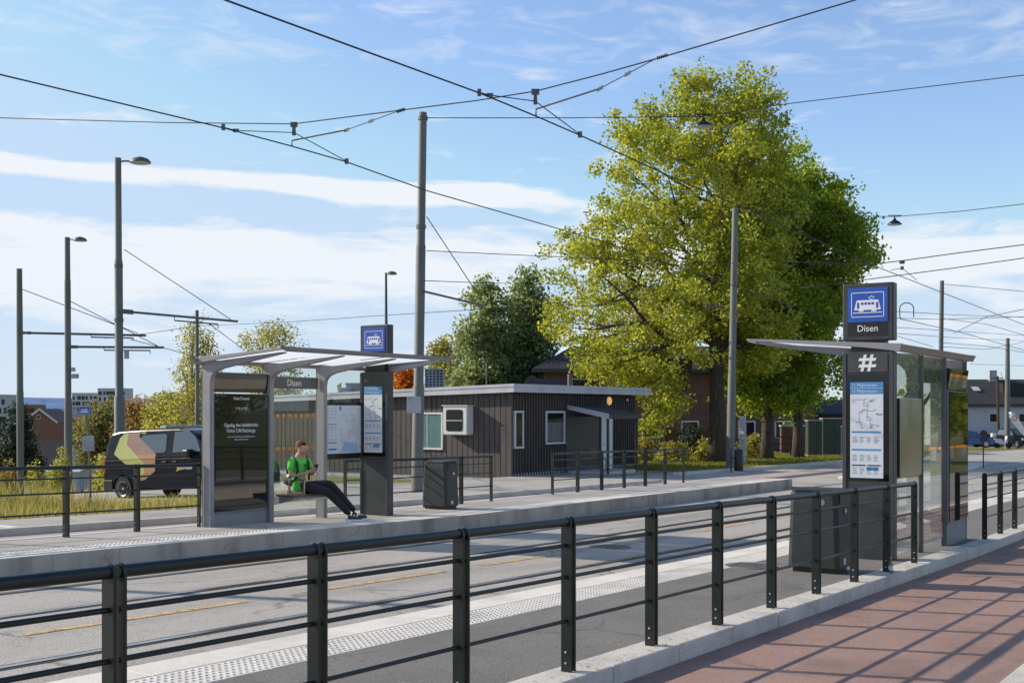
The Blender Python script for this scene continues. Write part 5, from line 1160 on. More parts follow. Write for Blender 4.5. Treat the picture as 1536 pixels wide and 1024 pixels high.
for s, an in ((1, 'la'), (-1, 'ra')):
    a = j[an]; fz = pz+.045; d = (FWD*.95+LFT*.1*s).normalized(); heel = W((a.x, a.y, fz))+FWD*.0
    sh = skin('shoe', {'an': (a+W((0, 0, -.0)), .048), 'h': (heel-d*.02+W((0, 0, .0)), (.044, .042)), 'm': (heel+d*.11, (.036, .046)), 't': (heel+d*.21+W((0, 0, -.008)), (.026, .040))}, [('an', 'h'), ('h', 'm'), ('m', 't')], M['shoe'], person)
    mb = MB(); pts = [(-.075, -.032), (-.085, 0), (-.075, .032), (.06, .045), (.17, .045), (.235, .02), (.235, -.02), (.17, -.045), (.06, -.045)]
    n = len(pts); e3 = d.cross(W((0, 0, 1))); vv = [W((heel.x, heel.y, z_))+d*p+e3*q_ for z_ in (pz+.0, pz+.026) for p, q_ in pts]
    mb.add(vv, [tuple(range(n))[::-1], tuple(range(n, 2*n))]+[(i, (i+1) % n, n+(i+1) % n, n+i) for i in range(n)]); fixn(mb.build('sole', M['white'], sh, bevel=.004))
    mb = MB(); c = heel+d*.07+W((0, 0, .045)); mb.obox(c+e3*.0, d, e3, (0, 0, 1), .01, .046, .012); mb.obox(c+d*.05-W((0, 0, .008)), d, e3, (0, 0, 1), .008, .046, .010); mb.build('stripe', M['white'], sh)
ph = MB(); ph.obox(phone_c-FU*.005, LU, (FU*.5+W((0, 0, .85))), (FU*.85-W((0, 0, .5))), .036, .072, .005); po = ph.build('phone', M['black'], bevel=.004); tag(po, 'black phone held in both hands by the seated man', 'phone')
# backpack, strap over the shoulder
bp = thing('backpack', 'dark backpack with pale markings slumped behind the seated man', 'backpack', U(-.17, -.02, .5))
sk = skin('bag', {'a': (U(-.19, -.03, .57), (.12, .16)), 'b': (U(-.185, -.03, .70), (.11, .15)), 'c': (U(-.17, -.02, .83), (.07, .11))}, [('a', 'b'), ('b', 'c')], M['black'], bp)
mb = MB(); mb.tube([U(-.15, -.12, .80), U(-.10, -.15, .96), U(.03, -.135, 1.085), U(.125, -.12, 1.0), U(.145, -.115, .86), U(.11, -.13, .72), U(-.02, -.17, .62)], .020, 8); mb.tube([U(-.15, .10, .82), U(-.08, .13, .98), U(.03, .12, 1.09), U(.125, .11, 1.0), U(.14, .11, .86), U(.10, .14, .70)], .018, 8); mb.build('strap', M['black'], bp, smooth='all')
mb = MB(); mb.obox(U(-.235, -.155, .64), LU*-.6+FU*.4, FU, (0, 0, 1), .05, .02, .012); mb.obox(U(-.20, -.17, .58), LU*-.3+FU*.6+W((0, 0, .5)), FU, (0, 0, 1), .05, .02, .010); mb.build('marking', M['white'], bp)
# ------------------------------------------------------------------ small street things
def TH_(name, label, cat, p, group=None): return thing(name, label, cat, p, HR, group, world=False)
HR = TH-math.pi/2
p = PZ(1108, 703, 47); p.z = g(p.x)+.06
r_ = TH_('post_bin', 'slim black cylindrical bin fixed beside the grey pole at the big trunk', 'litter bin', p)
mb = MB(); mb.lathe([(.17, .04), (.18, .1), (.18, .85), (.15, .90)], (0, 0, 0), 16); mb.build('body', M['black'], r_, smooth=True); mb = MB(); mb.box(-.19, .19, -.03, .03, .5, .56); mb.tube([(-.3, 0, .0), (-.3, 0, .95)], .03, 8); mb.box(-.3, -.1, -.02, .02, .55, .6); mb.build('bracket', M['anth'], r_)
mb = MB(); mb.box(-.19, .19, -.19, .19, -.06, .045); mb.build('foot', M['granite'], r_)
p = PZ(1114, 690, 55); p.z = g(p.x)+.1; mb = MB(); mb.box(p.x-.13, p.x+.13, p.y-.13, p.y+.13, p.z-.1, p.z+2.2); tag(mb.build('concrete_post', M['plinth'], bevel=.02), 'pale square post standing behind the slim black bin', 'post')
for i, (x0, x1, y0, lab) in enumerate(((1210, 1231, 631, 'left hand green utility cabinet of the three right of the lindens'), (1232, 1259, 628, 'widest green utility cabinet, middle of the three'), (1260, 1270, 640, 'small green utility cabinet partly hidden by the right pillar'))):
    Z = 69+i; p = PZ((x0+x1)/2, 680, Z); p.z = g(p.x)+.12; k = Z/F; h = EYE+(HZ-y0)*k-p.z; w = (x1-x0)*k
    r_ = TH_('utility_cabinet', lab, 'utility cabinet', p, 'green utility cabinets')
    mb = MB(); mb.box(-w/2, w*.12, -.35, .35, .08, h); mb.box(w*.125, w/2, -.36, .34, .08, h); mb.build('body', M['carsign'], r_, bevel=.015)
    mb = MB(); mb.box(-w/2-.03, w/2+.03, -.4, .4, h, h+.05); mb.build('lid', M['plinth'], r_); mb = MB(); mb.box(-w/2-.05, w/2+.05, -.45, .45, -.1, .08); mb.build('base', M['granite'], r_)
    mb = MB(); mb.box(w*.25, w*.32, -.385, -.36, h*.5, h*.58); mb.build('handle', M['black'], r_)
# black gate railing and wooden fence behind the lawn
p = PZ(1162, 680, 67); p.z = g(p.x)+.1; r_ = TH_('garden_railing', 'short black garden railing between the two linden trunks', 'railing', p)
for x_ in (-.9, .9): mb = MB(); mb.box(x_-.05, x_+.05, -.05, .05, 0, 1.15); mb.build('post', M['black'], r_)
for z_ in (.35, .72, 1.08): mb = MB(); mb.box(-.9, .9, -.02, .02, z_, z_+.06); mb.build('rail', M['black'], r_)
p = PZ(1046, 672, 70); p.z = g(p.x)+.1; r_ = TH_('wooden_fence', 'weathered board fence behind the big lime trunk', 'fence', p)
mb = MB()
for k in range(22): mb.box(-1.9+k*.17, -1.76+k*.17, -.02, .02, 0, 1.55+.05*math.sin(k*2.3))
mb.build('board_panel', M['woodbrown'], r_); mb = MB(); mb.box(-1.9, 1.84, .02, .07, .3, .38); mb.box(-1.9, 1.84, .02, .07, 1.2, 1.28); mb.build('rail', M['woodbrown'], r_)
p = PZ(1198, 668, 73); p.z = g(p.x)+.1; r_ = TH_('brick_gatepost', 'low reddish wall end with pale cap behind the cabinets', 'wall', p); mb = MB(); mb.box(-1.1, .6, -.2, .2, 0, 1.7); mb.build('wall', M['brick'], r_); mb = MB(); mb.box(-1.15, .65, -.25, .25, 1.7, 1.8); mb.build('cap', M['plinth'], r_)
# tram stop sign and notice, left
p = PZ(131, 733, 24); p.z = terr(p.x, p.y); r_ = TH_('stop_sign_post', 'temporary tram stop sign above a white notice board on a thin post', 'sign', p)
k = 24/F
def lx(px): return (px-131)*k
def lz(py): return EYE+(HZ-py)*k-p.z
mb = MB(); mb.tube([(lx(137), 0, -.3), (lx(133), 0, lz(660)), (lx(129), 0, lz(622))], .022, 8); mb.build('post', M['pole'], r_)
o_ = MB(); o_.obox((lx(128), -.035, lz(615.5)), (1, 0, .06), (0, 1, 0), (-.06, 0, 1), .135, .012, .085); sp_ = o_.build('sign_plate', M['plinth'], r_)
tram_sign((lx(128), -.049, lz(615.5)), (1, 0, .0), .25, M['blue'], sp_, h=.155)
o_ = MB(); o_.obox((lx(133.5), -.04, lz(665)), (1, 0, .05), (0, 1, 0), (-.05, 0, 1), .115, .012, .15); nb = o_.build('notice_board', M['plinth'], r_, bevel=.004)
o_ = MB()
for i in range(6): o_.box(lx(133.5)-.08, lx(133.5)+random.uniform(.02, .08), -.055, -.053, lz(665)+.10-i*.037, lz(665)+.108-i*.037)
o_.build('notice_lines', M['greyink'], nb)
# small green stand left of shelter bottle
mb = MB(); q = AT(1330, 856, .262); x_, y_, z_ = 13.62, 3.875, g(13.62)+.263
r_ = thing('bottle', 'small glass bottle left at a post foot on the near kerb', 'bottle', (x_, y_, z_)); mb.lathe([(.022, 0), (.024, .008), (.024, .10), (.018, .125), (.010, .145), (.010, .17)], (x_, y_, z_), 14); mb.build('glass_body', glassmat('bottle glass', (.55, .6, .45), dirt=.1), r_, smooth=True)
mb = MB(); mb.lathe([(.0252, .04), (.0252, .08)], (x_, y_, z_), 14); mb.build('bottle_label', M['poster'], r_); mb = MB(); mb.lathe([(.012, .165), (.012, .18)], (x_, y_, z_), 10); mb.build('cap', M['vanamber'], r_)
# ------------------------------------------------------------------ houses
def gable(name, label, cat, px, Z, zb, w, d, hw, hr, wall, roof, front_gable=False, rz=0, wins=(), over=.3, group=None, chim=None, barge=None, hip=0):
    p = PZ(px, HZ, Z); p.z = zb; root = thing(name, label, cat, p, HR+rz, group, world=False)
    mb = MB(); mb.box(-w/2, w/2, 0, d, 0, hw)
    if front_gable: mb.prism([(-w/2, hw), (w/2, hw), (0, hw+hr)], 1, 0, d)
    elif not hip: mb.prism([(0, hw), (d, hw), (d/2, hw+hr)], 0, -w/2, w/2)
    mb.build('wall', M[wall], root)
    mb = MB(); t = .14; o = over
    if front_gable:
        s = hr/(w/2)
        for sx in (-1, 1): mb.add([(sx*(w/2+o), -o, hw-o*s+.02), (0, -o, hw+hr+.02), (0, d+o, hw+hr+.02), (sx*(w/2+o), d+o, hw-o*s+.02), (sx*(w/2+o), -o, hw-o*s+t), (0, -o, hw+hr+t), (0, d+o, hw+hr+t), (sx*(w/2+o), d+o, hw-o*s+t)],
                                  [(0, 3, 2, 1), (4, 5, 6, 7), (0, 1, 5, 4), (1, 2, 6, 5), (2, 3, 7, 6), (3, 0, 4, 7)])
    else:
        s = hr/(d/2)
        hx = hip
        for y0, y1 in ((-o, d/2), (d+o, d/2)): mb.add([(-w/2-o, y0, hw-o*s+.02), (w/2+o, y0, hw-o*s+.02), (w/2+o-hx, y1, hw+hr+.02), (-w/2-o+hx, y1, hw+hr+.02), (-w/2-o, y0, hw-o*s+t), (w/2+o, y0, hw-o*s+t), (w/2+o-hx, y1, hw+hr+t), (-w/2-o+hx, y1, hw+hr+t)],
                                             [(0, 3, 2, 1), (4, 5, 6, 7), (0, 1, 5, 4), (1, 2, 6, 5), (2, 3, 7, 6), (3, 0, 4, 7)])
        if hx:
            for sx in (-1, 1): mb.add([(sx*(w/2+o), -o, hw-o*s+t), (sx*(w/2+o), d+o, hw-o*s+t), (sx*(w/2+o-hx), d/2, hw+hr+t)], [(0, 1, 2)])
    rf = fixn(mb.build('roof', M[roof], root))
    if barge:
        mb = MB()
        if front_gable:
            s = hr/(w/2)
            for sx in (-1, 1): mb.add([(sx*(w/2+o), -o-.03, hw-o*s-.25), (0, -o-.03, hw+hr-.25), (0, -o-.03, hw+hr+.3), (sx*(w/2+o), -o-.03, hw-o*s+.3)], [(0, 1, 2, 3)])
        else: mb.box(-w/2-o, w/2+o, -o-.08, -o, hw-o*(hr/(d/2))-.1, hw-o*(hr/(d/2))+.12)
        mb.build('roof_edge', M[barge], rf)
    if chim: cx_, cy_, ch_ = chim; mb = MB(); mb.box(cx_-.35, cx_+.35, cy_-.35, cy_+.35, hw, hw+hr+ch_); mb.build('chimney', M[wall if wall != 'render' else 'plinth'], rf)
    for (x0, x1, z0, z1) in wins:
        mb = MB(); mb.box(x0, x1, -.05, .02, z0, z1); f = mb.build('window', M['wtrim'], root); mb = MB(); t2 = .1; mb.box(x0+t2, x1-t2, -.06, -.052, z0+t2, z1-t2); mb.build('pane', M['win'], f)
    return root
def loc(px, py, pxc, Z, zb): k = Z/F; return (px-pxc)*k, EYE+(HZ-py)*k-zb
# white house right
Zh = 112; zb = EYE-57*Zh/F; kh = Zh/F
wl = [(loc(1483, 0, 1530, Zh, zb)[0], loc(1500, 0, 1530, Zh, zb)[0], loc(0, 634, 1530, Zh, zb)[1], loc(0, 619, 1530, Zh, zb)[1]), (loc(1527, 0, 1530, Zh, zb)[0], loc(1544, 0, 1530, Zh, zb)[0], loc(0, 634, 1530, Zh, zb)[1], loc(0, 619, 1530, Zh, zb)[1])]
hs = gable('white_house', 'pale white house with dark tiled roof at the right edge', 'house', 1530, Zh, zb, 11.6, 9, 4.1, 2.3, 'render', 'tile_dark', wins=wl, over=.25, barge='anth', chim=(loc(1516, 0, 1530, Zh, zb)[0], 4.4, 1.0))
x0, x1 = loc(1469, 0, 1530, Zh, zb)[0], loc(1501, 0, 1530, Zh, zb)[0]
mb = MB(); mb.box(x0, x1, -.03, .01, 0, 1.3); mb.build('garage_opening', M['black'], hs); mb = MB(); mb.box(x0+.8, x1-.1, -.05, -.032, 0, 1.2); mb.build('garage_door', M['carsign'], hs)
mb = MB(); mb.box(-5.8, 5.8, -.35, -.0, 1.33, 1.62); mb.build('balcony_band', M['plinth'], hs)
xx, zz2 = loc(1478, 584, 1530, Zh, zb); mb = MB(); mb.add([(xx-.35, 1.9, 4.1+1.05), (xx+.35, 1.9, 4.1+1.05), (xx+.35, 2.7, 4.1+1.45), (xx-.35, 2.7, 4.1+1.45)], [(0, 1, 2, 3)]); 
for v in mb.v: v.z += .25
mb.build('skylight', M['headlamp'], hs)
mb = MB(); xx = loc(1530, 0, 1530, Zh, zb)[0]; mb.prism([(1.2, 4.9), (3.6, 6.0), (1.5, 6.1)], 0, xx-1.0, xx+1.5); mb.build('dormer', M['tile_black'], hs)
# brick house behind the trees
Zb = 82; zb = g(90)-.1
gable('brick_house', 'dark red brick house with tiled hip roof behind the lime tree', 'house', 1020, Zb, zb, 18.5, 10, 6.05, 1.55, 'brick', 'tile_black', over=.9, barge='anth', hip=3.0,
      wins=[((px-1020)*Zb/F-.6, (px-1020)*Zb/F+.6, 4.0, 5.3) for px in (912, 870, 1100, 1180)]+[((px-1020)*Zb/F-.6, (px-1020)*Zb/F+.6, 1.2, 2.4) for px in (925, 975, 1035, 1120, 1175)])
gable('brick_house', 'low dark red brick annex behind the utility cabinets', 'house', 1235, 84, g(95)-.1, 7.4, 8, 2.9, .9, 'brick', 'tile_black', over=.4, wins=[(-2.2, -1.2, 1.0, 1.9)])
# left valley
gable('brick_house', 'orange brick house with white gable edges in the valley on the left', 'house', 60, 280, -8.5, 7.8, 12, 7.6, 2.9, 'brick_far', 'tile_red', front_gable=True, barge='wtrim', wins=[(-3.6, -1.6, 5.6, 6.9), (-.8, .1, 8.2, 9.2)])
gable('brick_house', 'long red roofed house behind the gabled brick house', 'house', 100, 300, -8.5, 12.5, 9, 6.6, 2.6, 'brick_far', 'tile_red', wins=[(-3, -2, 4, 5), (2, 3, 4, 5)])
gable('dark_roofed_house', 'house with a broad black roof below the brick gable on the left', 'house', 74, 168, -8.8, 6.8, 8, 2.7, 3.5, 'render', 'tile_black', rz=.1)
gable('dark_roofed_house', 'small steep black roofed house beside the lamp pole', 'house', 108, 150, -7.2, 2.9, 6, 2.4, 2.6, 'plinth', 'tile_black', front_gable=True)
gable('garage', 'grey roofed low garage left of the van', 'garage', 153, 130, -4.9, 2.4, 5, 1.7, 1.1, 'plinth', 'fascia', rz=.25, front_gable=True)
gable('shed', 'dark blue roofed shed seen just over the van tail', 'shed', 157, 110, -4.4, 2.0, 4, 1.25, .9, 'render', 'anth', rz=.2)
gable('garage', 'long flat pale garage roof below the black roofed house', 'garage', 82, 120, -6.3, 4.6, 4, 1.9, .3, 'plinth', 'fascia')
def block(label, x0, x1, ytop, Z, zb, d=14, rows=4, cols=5, m='renderfar', name='apartment_block', win=True, group=None):
    k = Z/F; pxc = (x0+x1)/2; p = PZ(pxc, HZ, Z); p.z = zb; r_ = thing(name, label, 'building', p, HR, group, world=False); w = (x1-x0)*k; h = EYE+(HZ-ytop)*k-zb
    mb = MB(); mb.box(-w/2, w/2, 0, d, 0, h); mb.build('wall', M[m], r_); mb = MB(); mb.box(-w/2-.15, w/2+.15, -.15, d, h, h+.35); mb.build('roof', M['plinth'], r_)
    rs = random.Random(x0)
    if win:
        for i in range(rows):
            for c_ in range(cols):
                xx = -w/2+(c_+.5)*w/cols+rs.uniform(-.4, .4); ww = rs.choice((.5, .9, 1.3)); z1 = h-1.3-i*3.05
                mb = MB(); mb.box(xx-ww, xx+ww, -.06, 0, z1-1.9, z1); mb.build('window', M['win'], r_)
    return r_
block('long white apartment block on the skyline beside the tall lamp pole', 108, 147, 590, 635, -28, cols=6, rows=5)
block('taller white apartment block joined on the right end of the long one', 146.5, 187, 583, 632, -28, cols=6, rows=6)
block('pale flat building at the far left edge behind the spruce', -15, 10, 593, 420, -18, cols=3, rows=3, m='plinth')
block('brown low building just right of the leftmost pole on the skyline', 34, 50, 607, 520, -15, m='brick_far', cols=3, rows=1)
block('grey low block on the skyline left of the lamp pole', 74, 96, 614, 480, -15, m='plinth', cols=3, rows=1)
for i, (a, b2, c2, Z) in enumerate(((500, 513, 592, 210), (508, 524, 584, 214), (519, 545, 577, 218))):
    block(['lowest left step of the grey stepped block behind the far shelter', 'middle step of the grey stepped block behind the far shelter', 'highest right step of the grey stepped block by the far pillar'][i], a, b2, c2, Z, -8, m='plinth', cols=2, rows=2, name='stepped_block', d=6)
# distant town and hills
def ridge(name, D, rows, m, thick=900):
    mb = MB(); pts = []
    for i, (px, py) in enumerate(rows): pts.append((px, py))
    vs = []; n = 0; rs = random.Random(D)
    xs = np.linspace(rows[0][0], rows[-1][0], 160)
    for px in xs:
        py = np.interp(px, [r[0] for r in rows], [r[1] for r in rows])+rs.uniform(-.25, .25); q = PZ(px, py, D); f = PZ(px, HZ, D*.86)
        vs += [(f.x, f.y, -60), ((q.x+f.x)/2, (q.y+f.y)/2, -60+(q.z+60)*.62), tuple(q), (q.x*1.1, q.y*1.1, q.z*.5-40)]
    nn = len(xs); fs = [(4*i+k, 4*(i+1)+k, 4*(i+1)+k+1, 4*i+k+1) for i in range(nn-1) for k in range(3)]
    mb.add(vs, fs); return struct(mb.build(name, m, smooth='all'))
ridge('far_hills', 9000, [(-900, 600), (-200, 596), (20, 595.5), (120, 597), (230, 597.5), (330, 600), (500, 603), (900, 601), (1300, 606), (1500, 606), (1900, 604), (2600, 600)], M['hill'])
vs = []; rs = random.Random(77)
def dots():
    cs = []
    for _ in range(900):
        px = rs.uniform(-300, 700); Z = rs.uniform(180, 900); q = PZ(px, HZ, Z); z = terr(q.x, q.y); cs.append((q.x, q.y, z+rs.uniform(1, 6), ))
    for _ in range(500):
        px = rs.uniform(640, 1900); Z = rs.uniform(150, 500); q = PZ(px, HZ, Z); z = terr(q.x, q.y); cs.append((q.x, q.y, z+rs.uniform(1, 5)))
    return cs
RNG = np.random.default_rng(99)
fw_ = rawmesh('far_woods', leaves(np.array(dots()), np.full(1400, 3.2), 28, 1.7), None, M['leaf_far']); tag(fw_, 'distant autumn tree belts in the valley', 'woods', kind='stuff')
# ------------------------------------------------------------------ right side street furniture, cars
strip('traffic_island', 42, 62, 0, 0, .12, M['stone_white'], th=.3, yf0=lambda x: 10.6+(x-42)*.12, yf1=lambda x: 13.8+(x-42)*.10, bev=.03)
p = PZ(1475, 681, 55); p.z = g(p.x)+.1; r_ = TH_('round_road_sign', 'round road sign seen from behind with a small plate on a black post', 'road sign', p)
k = 55/F; mb = MB(); mb.tube([(0, 0, -.1), (0, 0, 55*(681-627)/F)], .03, 8); mb.build('post', M['black'], r_)
mb = MB(); mb.lathe([(.17, 0), (.17, .02)], (0, -.04, 55*(681-633)/F), 22, (0, -1, 0)); mb.build('round_plate', M['anth'], r_); mb = MB(); mb.box(-.18, .18, -.06, -.04, 55*38/F-.05, 55*41/F+.04); mb.build('small_plate', M['anth'], r_)
p = PZ(1498, 672, 106); p.z = g(p.x); r_ = TH_('wooden_pole', 'thin brown wooden utility pole in front of the white house', 'pole', p); mb = MB(); mb.tube([(0, 0, -.2), (-.1, 0, 106*107/F)], [.15, .10], 8); mb.build('shaft', M['woodbrown'], r_); mb = MB(); mb.tube([(-.5, 0, 6.1), (.4, 0, 6.1)], .05, 6); mb.tube([(-.4, 0, 6.1), (-.3, 0, 6.6), (.2, 0, 6.6), (.35, 0, 6.1)], .02, 6); mb.build('crossarm', M['insul'], r_)
mb = MB(); P9z = PZ(1521, 648, 98); r_ = thing('beach_flag', 'white feather flag with a round red emblem beside the right pole', 'flag', PZ(1512, 672, 98))
k = 98/F; fl = [(1513, 618), (1517, 617.5), (1522, 620), (1528, 628), (1534, 638), (1541, 651), (1540, 656), (1534, 652), (1527, 644), (1519, 634), (1514, 626)]
mb.add([PZ(a, b2, 98+.15*math.sin(a*.5)) for a, b2 in fl], [tuple(range(len(fl)))]); mb.build('cloth', M['white'], r_)
mb = MB(); mb.tube([PZ(1512, 672, 98), PZ(1512, 625, 98), PZ(1516, 617, 98)], .025, 6); mb.build('flag_pole', M['black'], r_)
mb = MB(); c = PZ(1521.5, 627, 97.6); n_ = 20; ring = []
for rr in (.17, .24): ring.append([c+CX*rr*math.cos(2*math.pi*t/n_)+W((0, 0, 1))*rr*math.sin(2*math.pi*t/n_) for t in range(n_)])
mb.add(ring[0]+ring[1], [(t, (t+1) % n_, n_+(t+1) % n_, n_+t) for t in range(n_)]); mb.obox(c, CX, CZ, (0, 0, 1), .09, .005, .02); mb.obox(c, CX, CZ, (0, 0, 1), .02, .004, .1); mb.build('emblem', M['redink'], r_)
def car(label, p, rz, paint, s=1.0, h=1.0):
    root = thing('parked_car', label, 'car', p, rz, None, world=False)
    def pr(poly, name, m, w, bev=.05):
        mb = MB(); n = len(poly); vs = [(x, -w(z), z*h) for x, z in poly]+[(x, w(z), z*h) for x, z in poly]
        mb.add(vs, [tuple(range(n))[::-1], tuple(range(n, 2*n))]+[(i, (i+1) % n, n+(i+1) % n, n+i) for i in range(n)]); return fixn(mb.build(name, m, root, bevel=bev))
    wd = lambda z: .88-.16*max(0, (z-.9)/.5)
    pr([(-2.1, .3), (-2.15, .6), (-2.05, .92), (1.0, .92), (2.0, .78), (2.15, .55), (2.1, .25)], 'body', M[paint], wd)
    cb = pr([(-2.0, .92), (-1.75, 1.35), (-1.2, 1.45), (.1, 1.45), (.55, 1.32), (1.15, .92)], 'cabin', M[paint], wd)
    mb = MB()
    for sg in (-1, 1): mb.add([(x, sg*(wd(z)+.012), z*h) for x, z in ((-1.75, .96), (-1.55, 1.34), (.1, 1.36), (.8, .96))], [(0, 1, 2, 3)])
    mb.add([(1.12, -.80, .95*h), (1.12, .80, .95*h), (.58, .70, 1.33*h), (.58, -.70, 1.33*h)], [(0, 1, 2, 3)]); mb.add([(-2.02, -.78, .96*h), (-2.02, .78, .96*h), (-1.80, .70, 1.32*h), (-1.80, -.70, 1.32*h)], [(0, 1, 2, 3)]); mb.build('windows', vw, cb)
    for sg in (-1, 1): mb = MB(); mb.box(2.0, 2.17, min(sg*.55, sg*.84), max(sg*.55, sg*.84), .60*h, .74*h); mb.build('headlight', M['headlamp'], root, bevel=.02)
    mb = MB(); mb.box(2.12, 2.19, -.3, .3, .35, .46); mb.build('number_plate', M['white'], root)
    for x in (-1.3, 1.35):
        for sg in (-1, 1):
            mb = MB(); mb.lathe([(.2, -.09), (.32, -.08), (.32, .08), (.2, .1)], (x, sg*.80, .32), 20, (0, sg, 0)); wo = mb.build('wheel', M['tyre'], root, smooth=True); mb = MB(); mb.lathe([(.2, .05), (.2, .11), (.02, .1)], (x, sg*.82, .32), 16, (0, sg, 0)); mb.build('rim', M['alloy'], wo)
    return root
def gp(px, py, Z): q = PZ(px, py, Z); return q
car('dark car parked nose toward us below the feather flag', gp(1526, 671, 103), R(180+42), 'vanpaint', h=1.12)
car('blue car partly hidden behind the right shelter edge', gp(1448, 671, 100), HR+R(5), 'carblue')
car('dark blue car at the far right picture edge', gp(1556, 671, 108), R(180+60), 'carblue')
p = gp(1504, 671.5, 100); r_ = TH_('scooter', 'white scooter parked beside the right pole', 'scooter', p)
for x_ in (-.5, .5): mb = MB(); mb.lathe([(.12, -.05), (.26, -.05), (.26, .05), (.12, .05)], (x_, 0, .26), 16, (0, 1, 0)); mb.build('wheel', M['tyre'], r_)
mb = MB(); mb.prism([(-.75, .45), (-.2, .28), (.2, .28), (.42, .5), (.40, 1.0), (.30, 1.0), (.22, .5), (.05, .45), (-.1, .75), (-.7, .82)], 1, -.16, .16); mb.build('fairing', M['white'], r_, bevel=.04)
mb = MB(); mb.box(-.7, -.1, -.14, .14, .80, .90); mb.build('seat', M['black'], r_, bevel=.03); mb = MB(); mb.tube([(.33, -.3, 1.08), (.36, 0, 1.0), (.33, .3, 1.08)], .02, 6); mb.build('handlebar', M['black'], r_); mb = MB(); mb.box(-.95, -.6, -.2, .2, .9, 1.22); mb.build('top_box', M['white'], r_, bevel=.04)
# round green stall behind? small low hedge along the right road
# ------------------------------------------------------------------ park behind the viewpoint (seen mirrored in the glass)
strip('park_lawn', 60.003, 170, -70, -6.1, .05, M['lawn'])
for i, (x, y, h) in enumerate(((52, -26, 13), (84, -12, 13), (94, -12.5, 15), (108, -16, 17), (126, -20, 20), (40, -38, 15), (30, -30, 12))):
    b_ = W((x, y, g(x)+.05)); tree('park_tree', ['round park tree mirrored leftmost in the advert glass', 'small park tree mirrored in the right shelter glass', 'park tree second along the mirrored lawn', 'park tree third along the mirrored lawn', 'farthest park tree of the mirrored lawn', 'park tree far back on the mirrored lawn', 'park tree nearest the viewpoint on the lawn'][i], 'tree', b_,
         [(1.6, 1.5, 1.5), (3, h*.3, h*.3), (h*.6, h*.36, h*.36), (h*.85, h*.22, h*.22), (h, .4, .4)], 150, 40, .42, 'leaf_green' if i % 2 else 'leaf_birch', .2, sig=.95, limbs=8, twigs=20, seed=70+i, group='park trees mirrored in the shelter glass')
r_ = thing('barrier', 'orange and white barrier boards on the lawn mirrored in the glass', 'barrier', (70, -8, g(70)))
for k in range(16):
    mb = MB(); x = 55+k*2; mb.box(x, x+1.5, -8.03, -7.97, g(x)+.62, g(x)+.76); mb.build('board', M['dotorange'], r_); mb = MB(); mb.box(x+.9, x+1.0, -8.1, -7.9, g(x), g(x)+.6); mb.build('foot', M['plinth'], r_)
# ------------------------------------------------------------------ camera, sun, sky
cam = bpy.data.cameras.new('camera'); co_ = bpy.data.objects.new('camera', cam); C.objects.link(co_); S.camera = co_
co_.location = (0, 0, EYE); co_.rotation_euler = (R(90), 0, TH-math.pi/2)
cam.sensor_width = 36; cam.sensor_fit = 'HORIZONTAL'; cam.lens = 36*F/1536; cam.shift_y = (HZ-512)/1536; cam.clip_start = .1; cam.clip_end = 30000
az = (-.333, .943); EL = R(28)
sd = Vector((az[0]*math.cos(EL), az[1]*math.cos(EL), math.sin(EL))).normalized()
sl_ = bpy.data.lights.new('sun', 'SUN'); sl_.energy = 5.0; sl_.angle = R(.53); sl_.color = (1, .90, .75)
so = bpy.data.objects.new('sun', sl_); C.objects.link(so); so.rotation_euler = sd.to_track_quat('Z', 'Y').to_euler(); so.location = (0, 0, 60)
w = bpy.data.worlds.new('World'); S.world = w; w.use_nodes = True; n = w.node_tree; n.nodes.clear()
out = N(n, 'ShaderNodeOutputWorld'); bg = N(n, 'ShaderNodeBackground'); sky = N(n, 'ShaderNodeTexSky'); sky.sky_type = 'NISHITA'; sky.sun_disc = False
sky.sun_elevation = EL; sky.sun_rotation = math.atan2(az[0], az[1]); sky.air_density = 1.0; sky.dust_density = .6; sky.ozone_density = 1.6
tc = N(n, 'ShaderNodeTexCoord'); sp = N(n, 'ShaderNodeSeparateXYZ'); L(n, tc.outputs['Generated'], sp.inputs[0])
# thin cloud streaks, laid out by compass direction and elevation
def MT(op, a, b=None, **k):
    m_ = N(n, 'ShaderNodeMath', operation=op)
    for i, v in enumerate((a, b)):
        if v is None: continue
        if isinstance(v, (int, float)): m_.inputs[i].default_value = v
        else: L(n, v, m_.inputs[i])
    return m_.outputs[0]
x_, y_, z_ = sp.outputs; azi = MT('SUBTRACT', MT('ARCTAN2', y_, x_), TH)            # + = left of the view axis
hl = MT('SQRT', MT('ADD', MT('MULTIPLY', x_, x_), MT('MULTIPLY', y_, y_))); ele = MT('DIVIDE', z_, hl)
el2 = MT('SUBTRACT', ele, MT('MULTIPLY', azi, .022))
cb = N(n, 'ShaderNodeCombineXYZ'); L(n, MT('MULTIPLY', azi, 3.2), cb.inputs[0]); L(n, MT('MULTIPLY', el2, 22), cb.inputs[1]); cb.inputs[2].default_value = 3.7
no = N(n, 'ShaderNodeTexNoise', Scale=1.25, Detail=9.0, Roughness=.55, Distortion=.35); L(n, cb.outputs[0], no.inputs['Vector'])
cb2 = N(n, 'ShaderNodeCombineXYZ'); L(n, MT('MULTIPLY', azi, 9), cb2.inputs[0]); L(n, MT('MULTIPLY', el2, 30), cb2.inputs[1]); cb2.inputs[2].default_value = 9.1
no2 = N(n, 'ShaderNodeTexNoise', Scale=1.6, Detail=8.0, Roughness=.62, Distortion=.8); L(n, cb2.outputs[0], no2.inputs['Vector'])
bank = ramp(n, MT('MULTIPLY', el2, 2.0), [(0.0, (.02,)*3), (.10, (.06,)*3), (.155, (.20,)*3), (.235, (.30,)*3), (.275, (.24,)*3), (.32, (-.02,)*3), (.60, (-.1,)*3)])
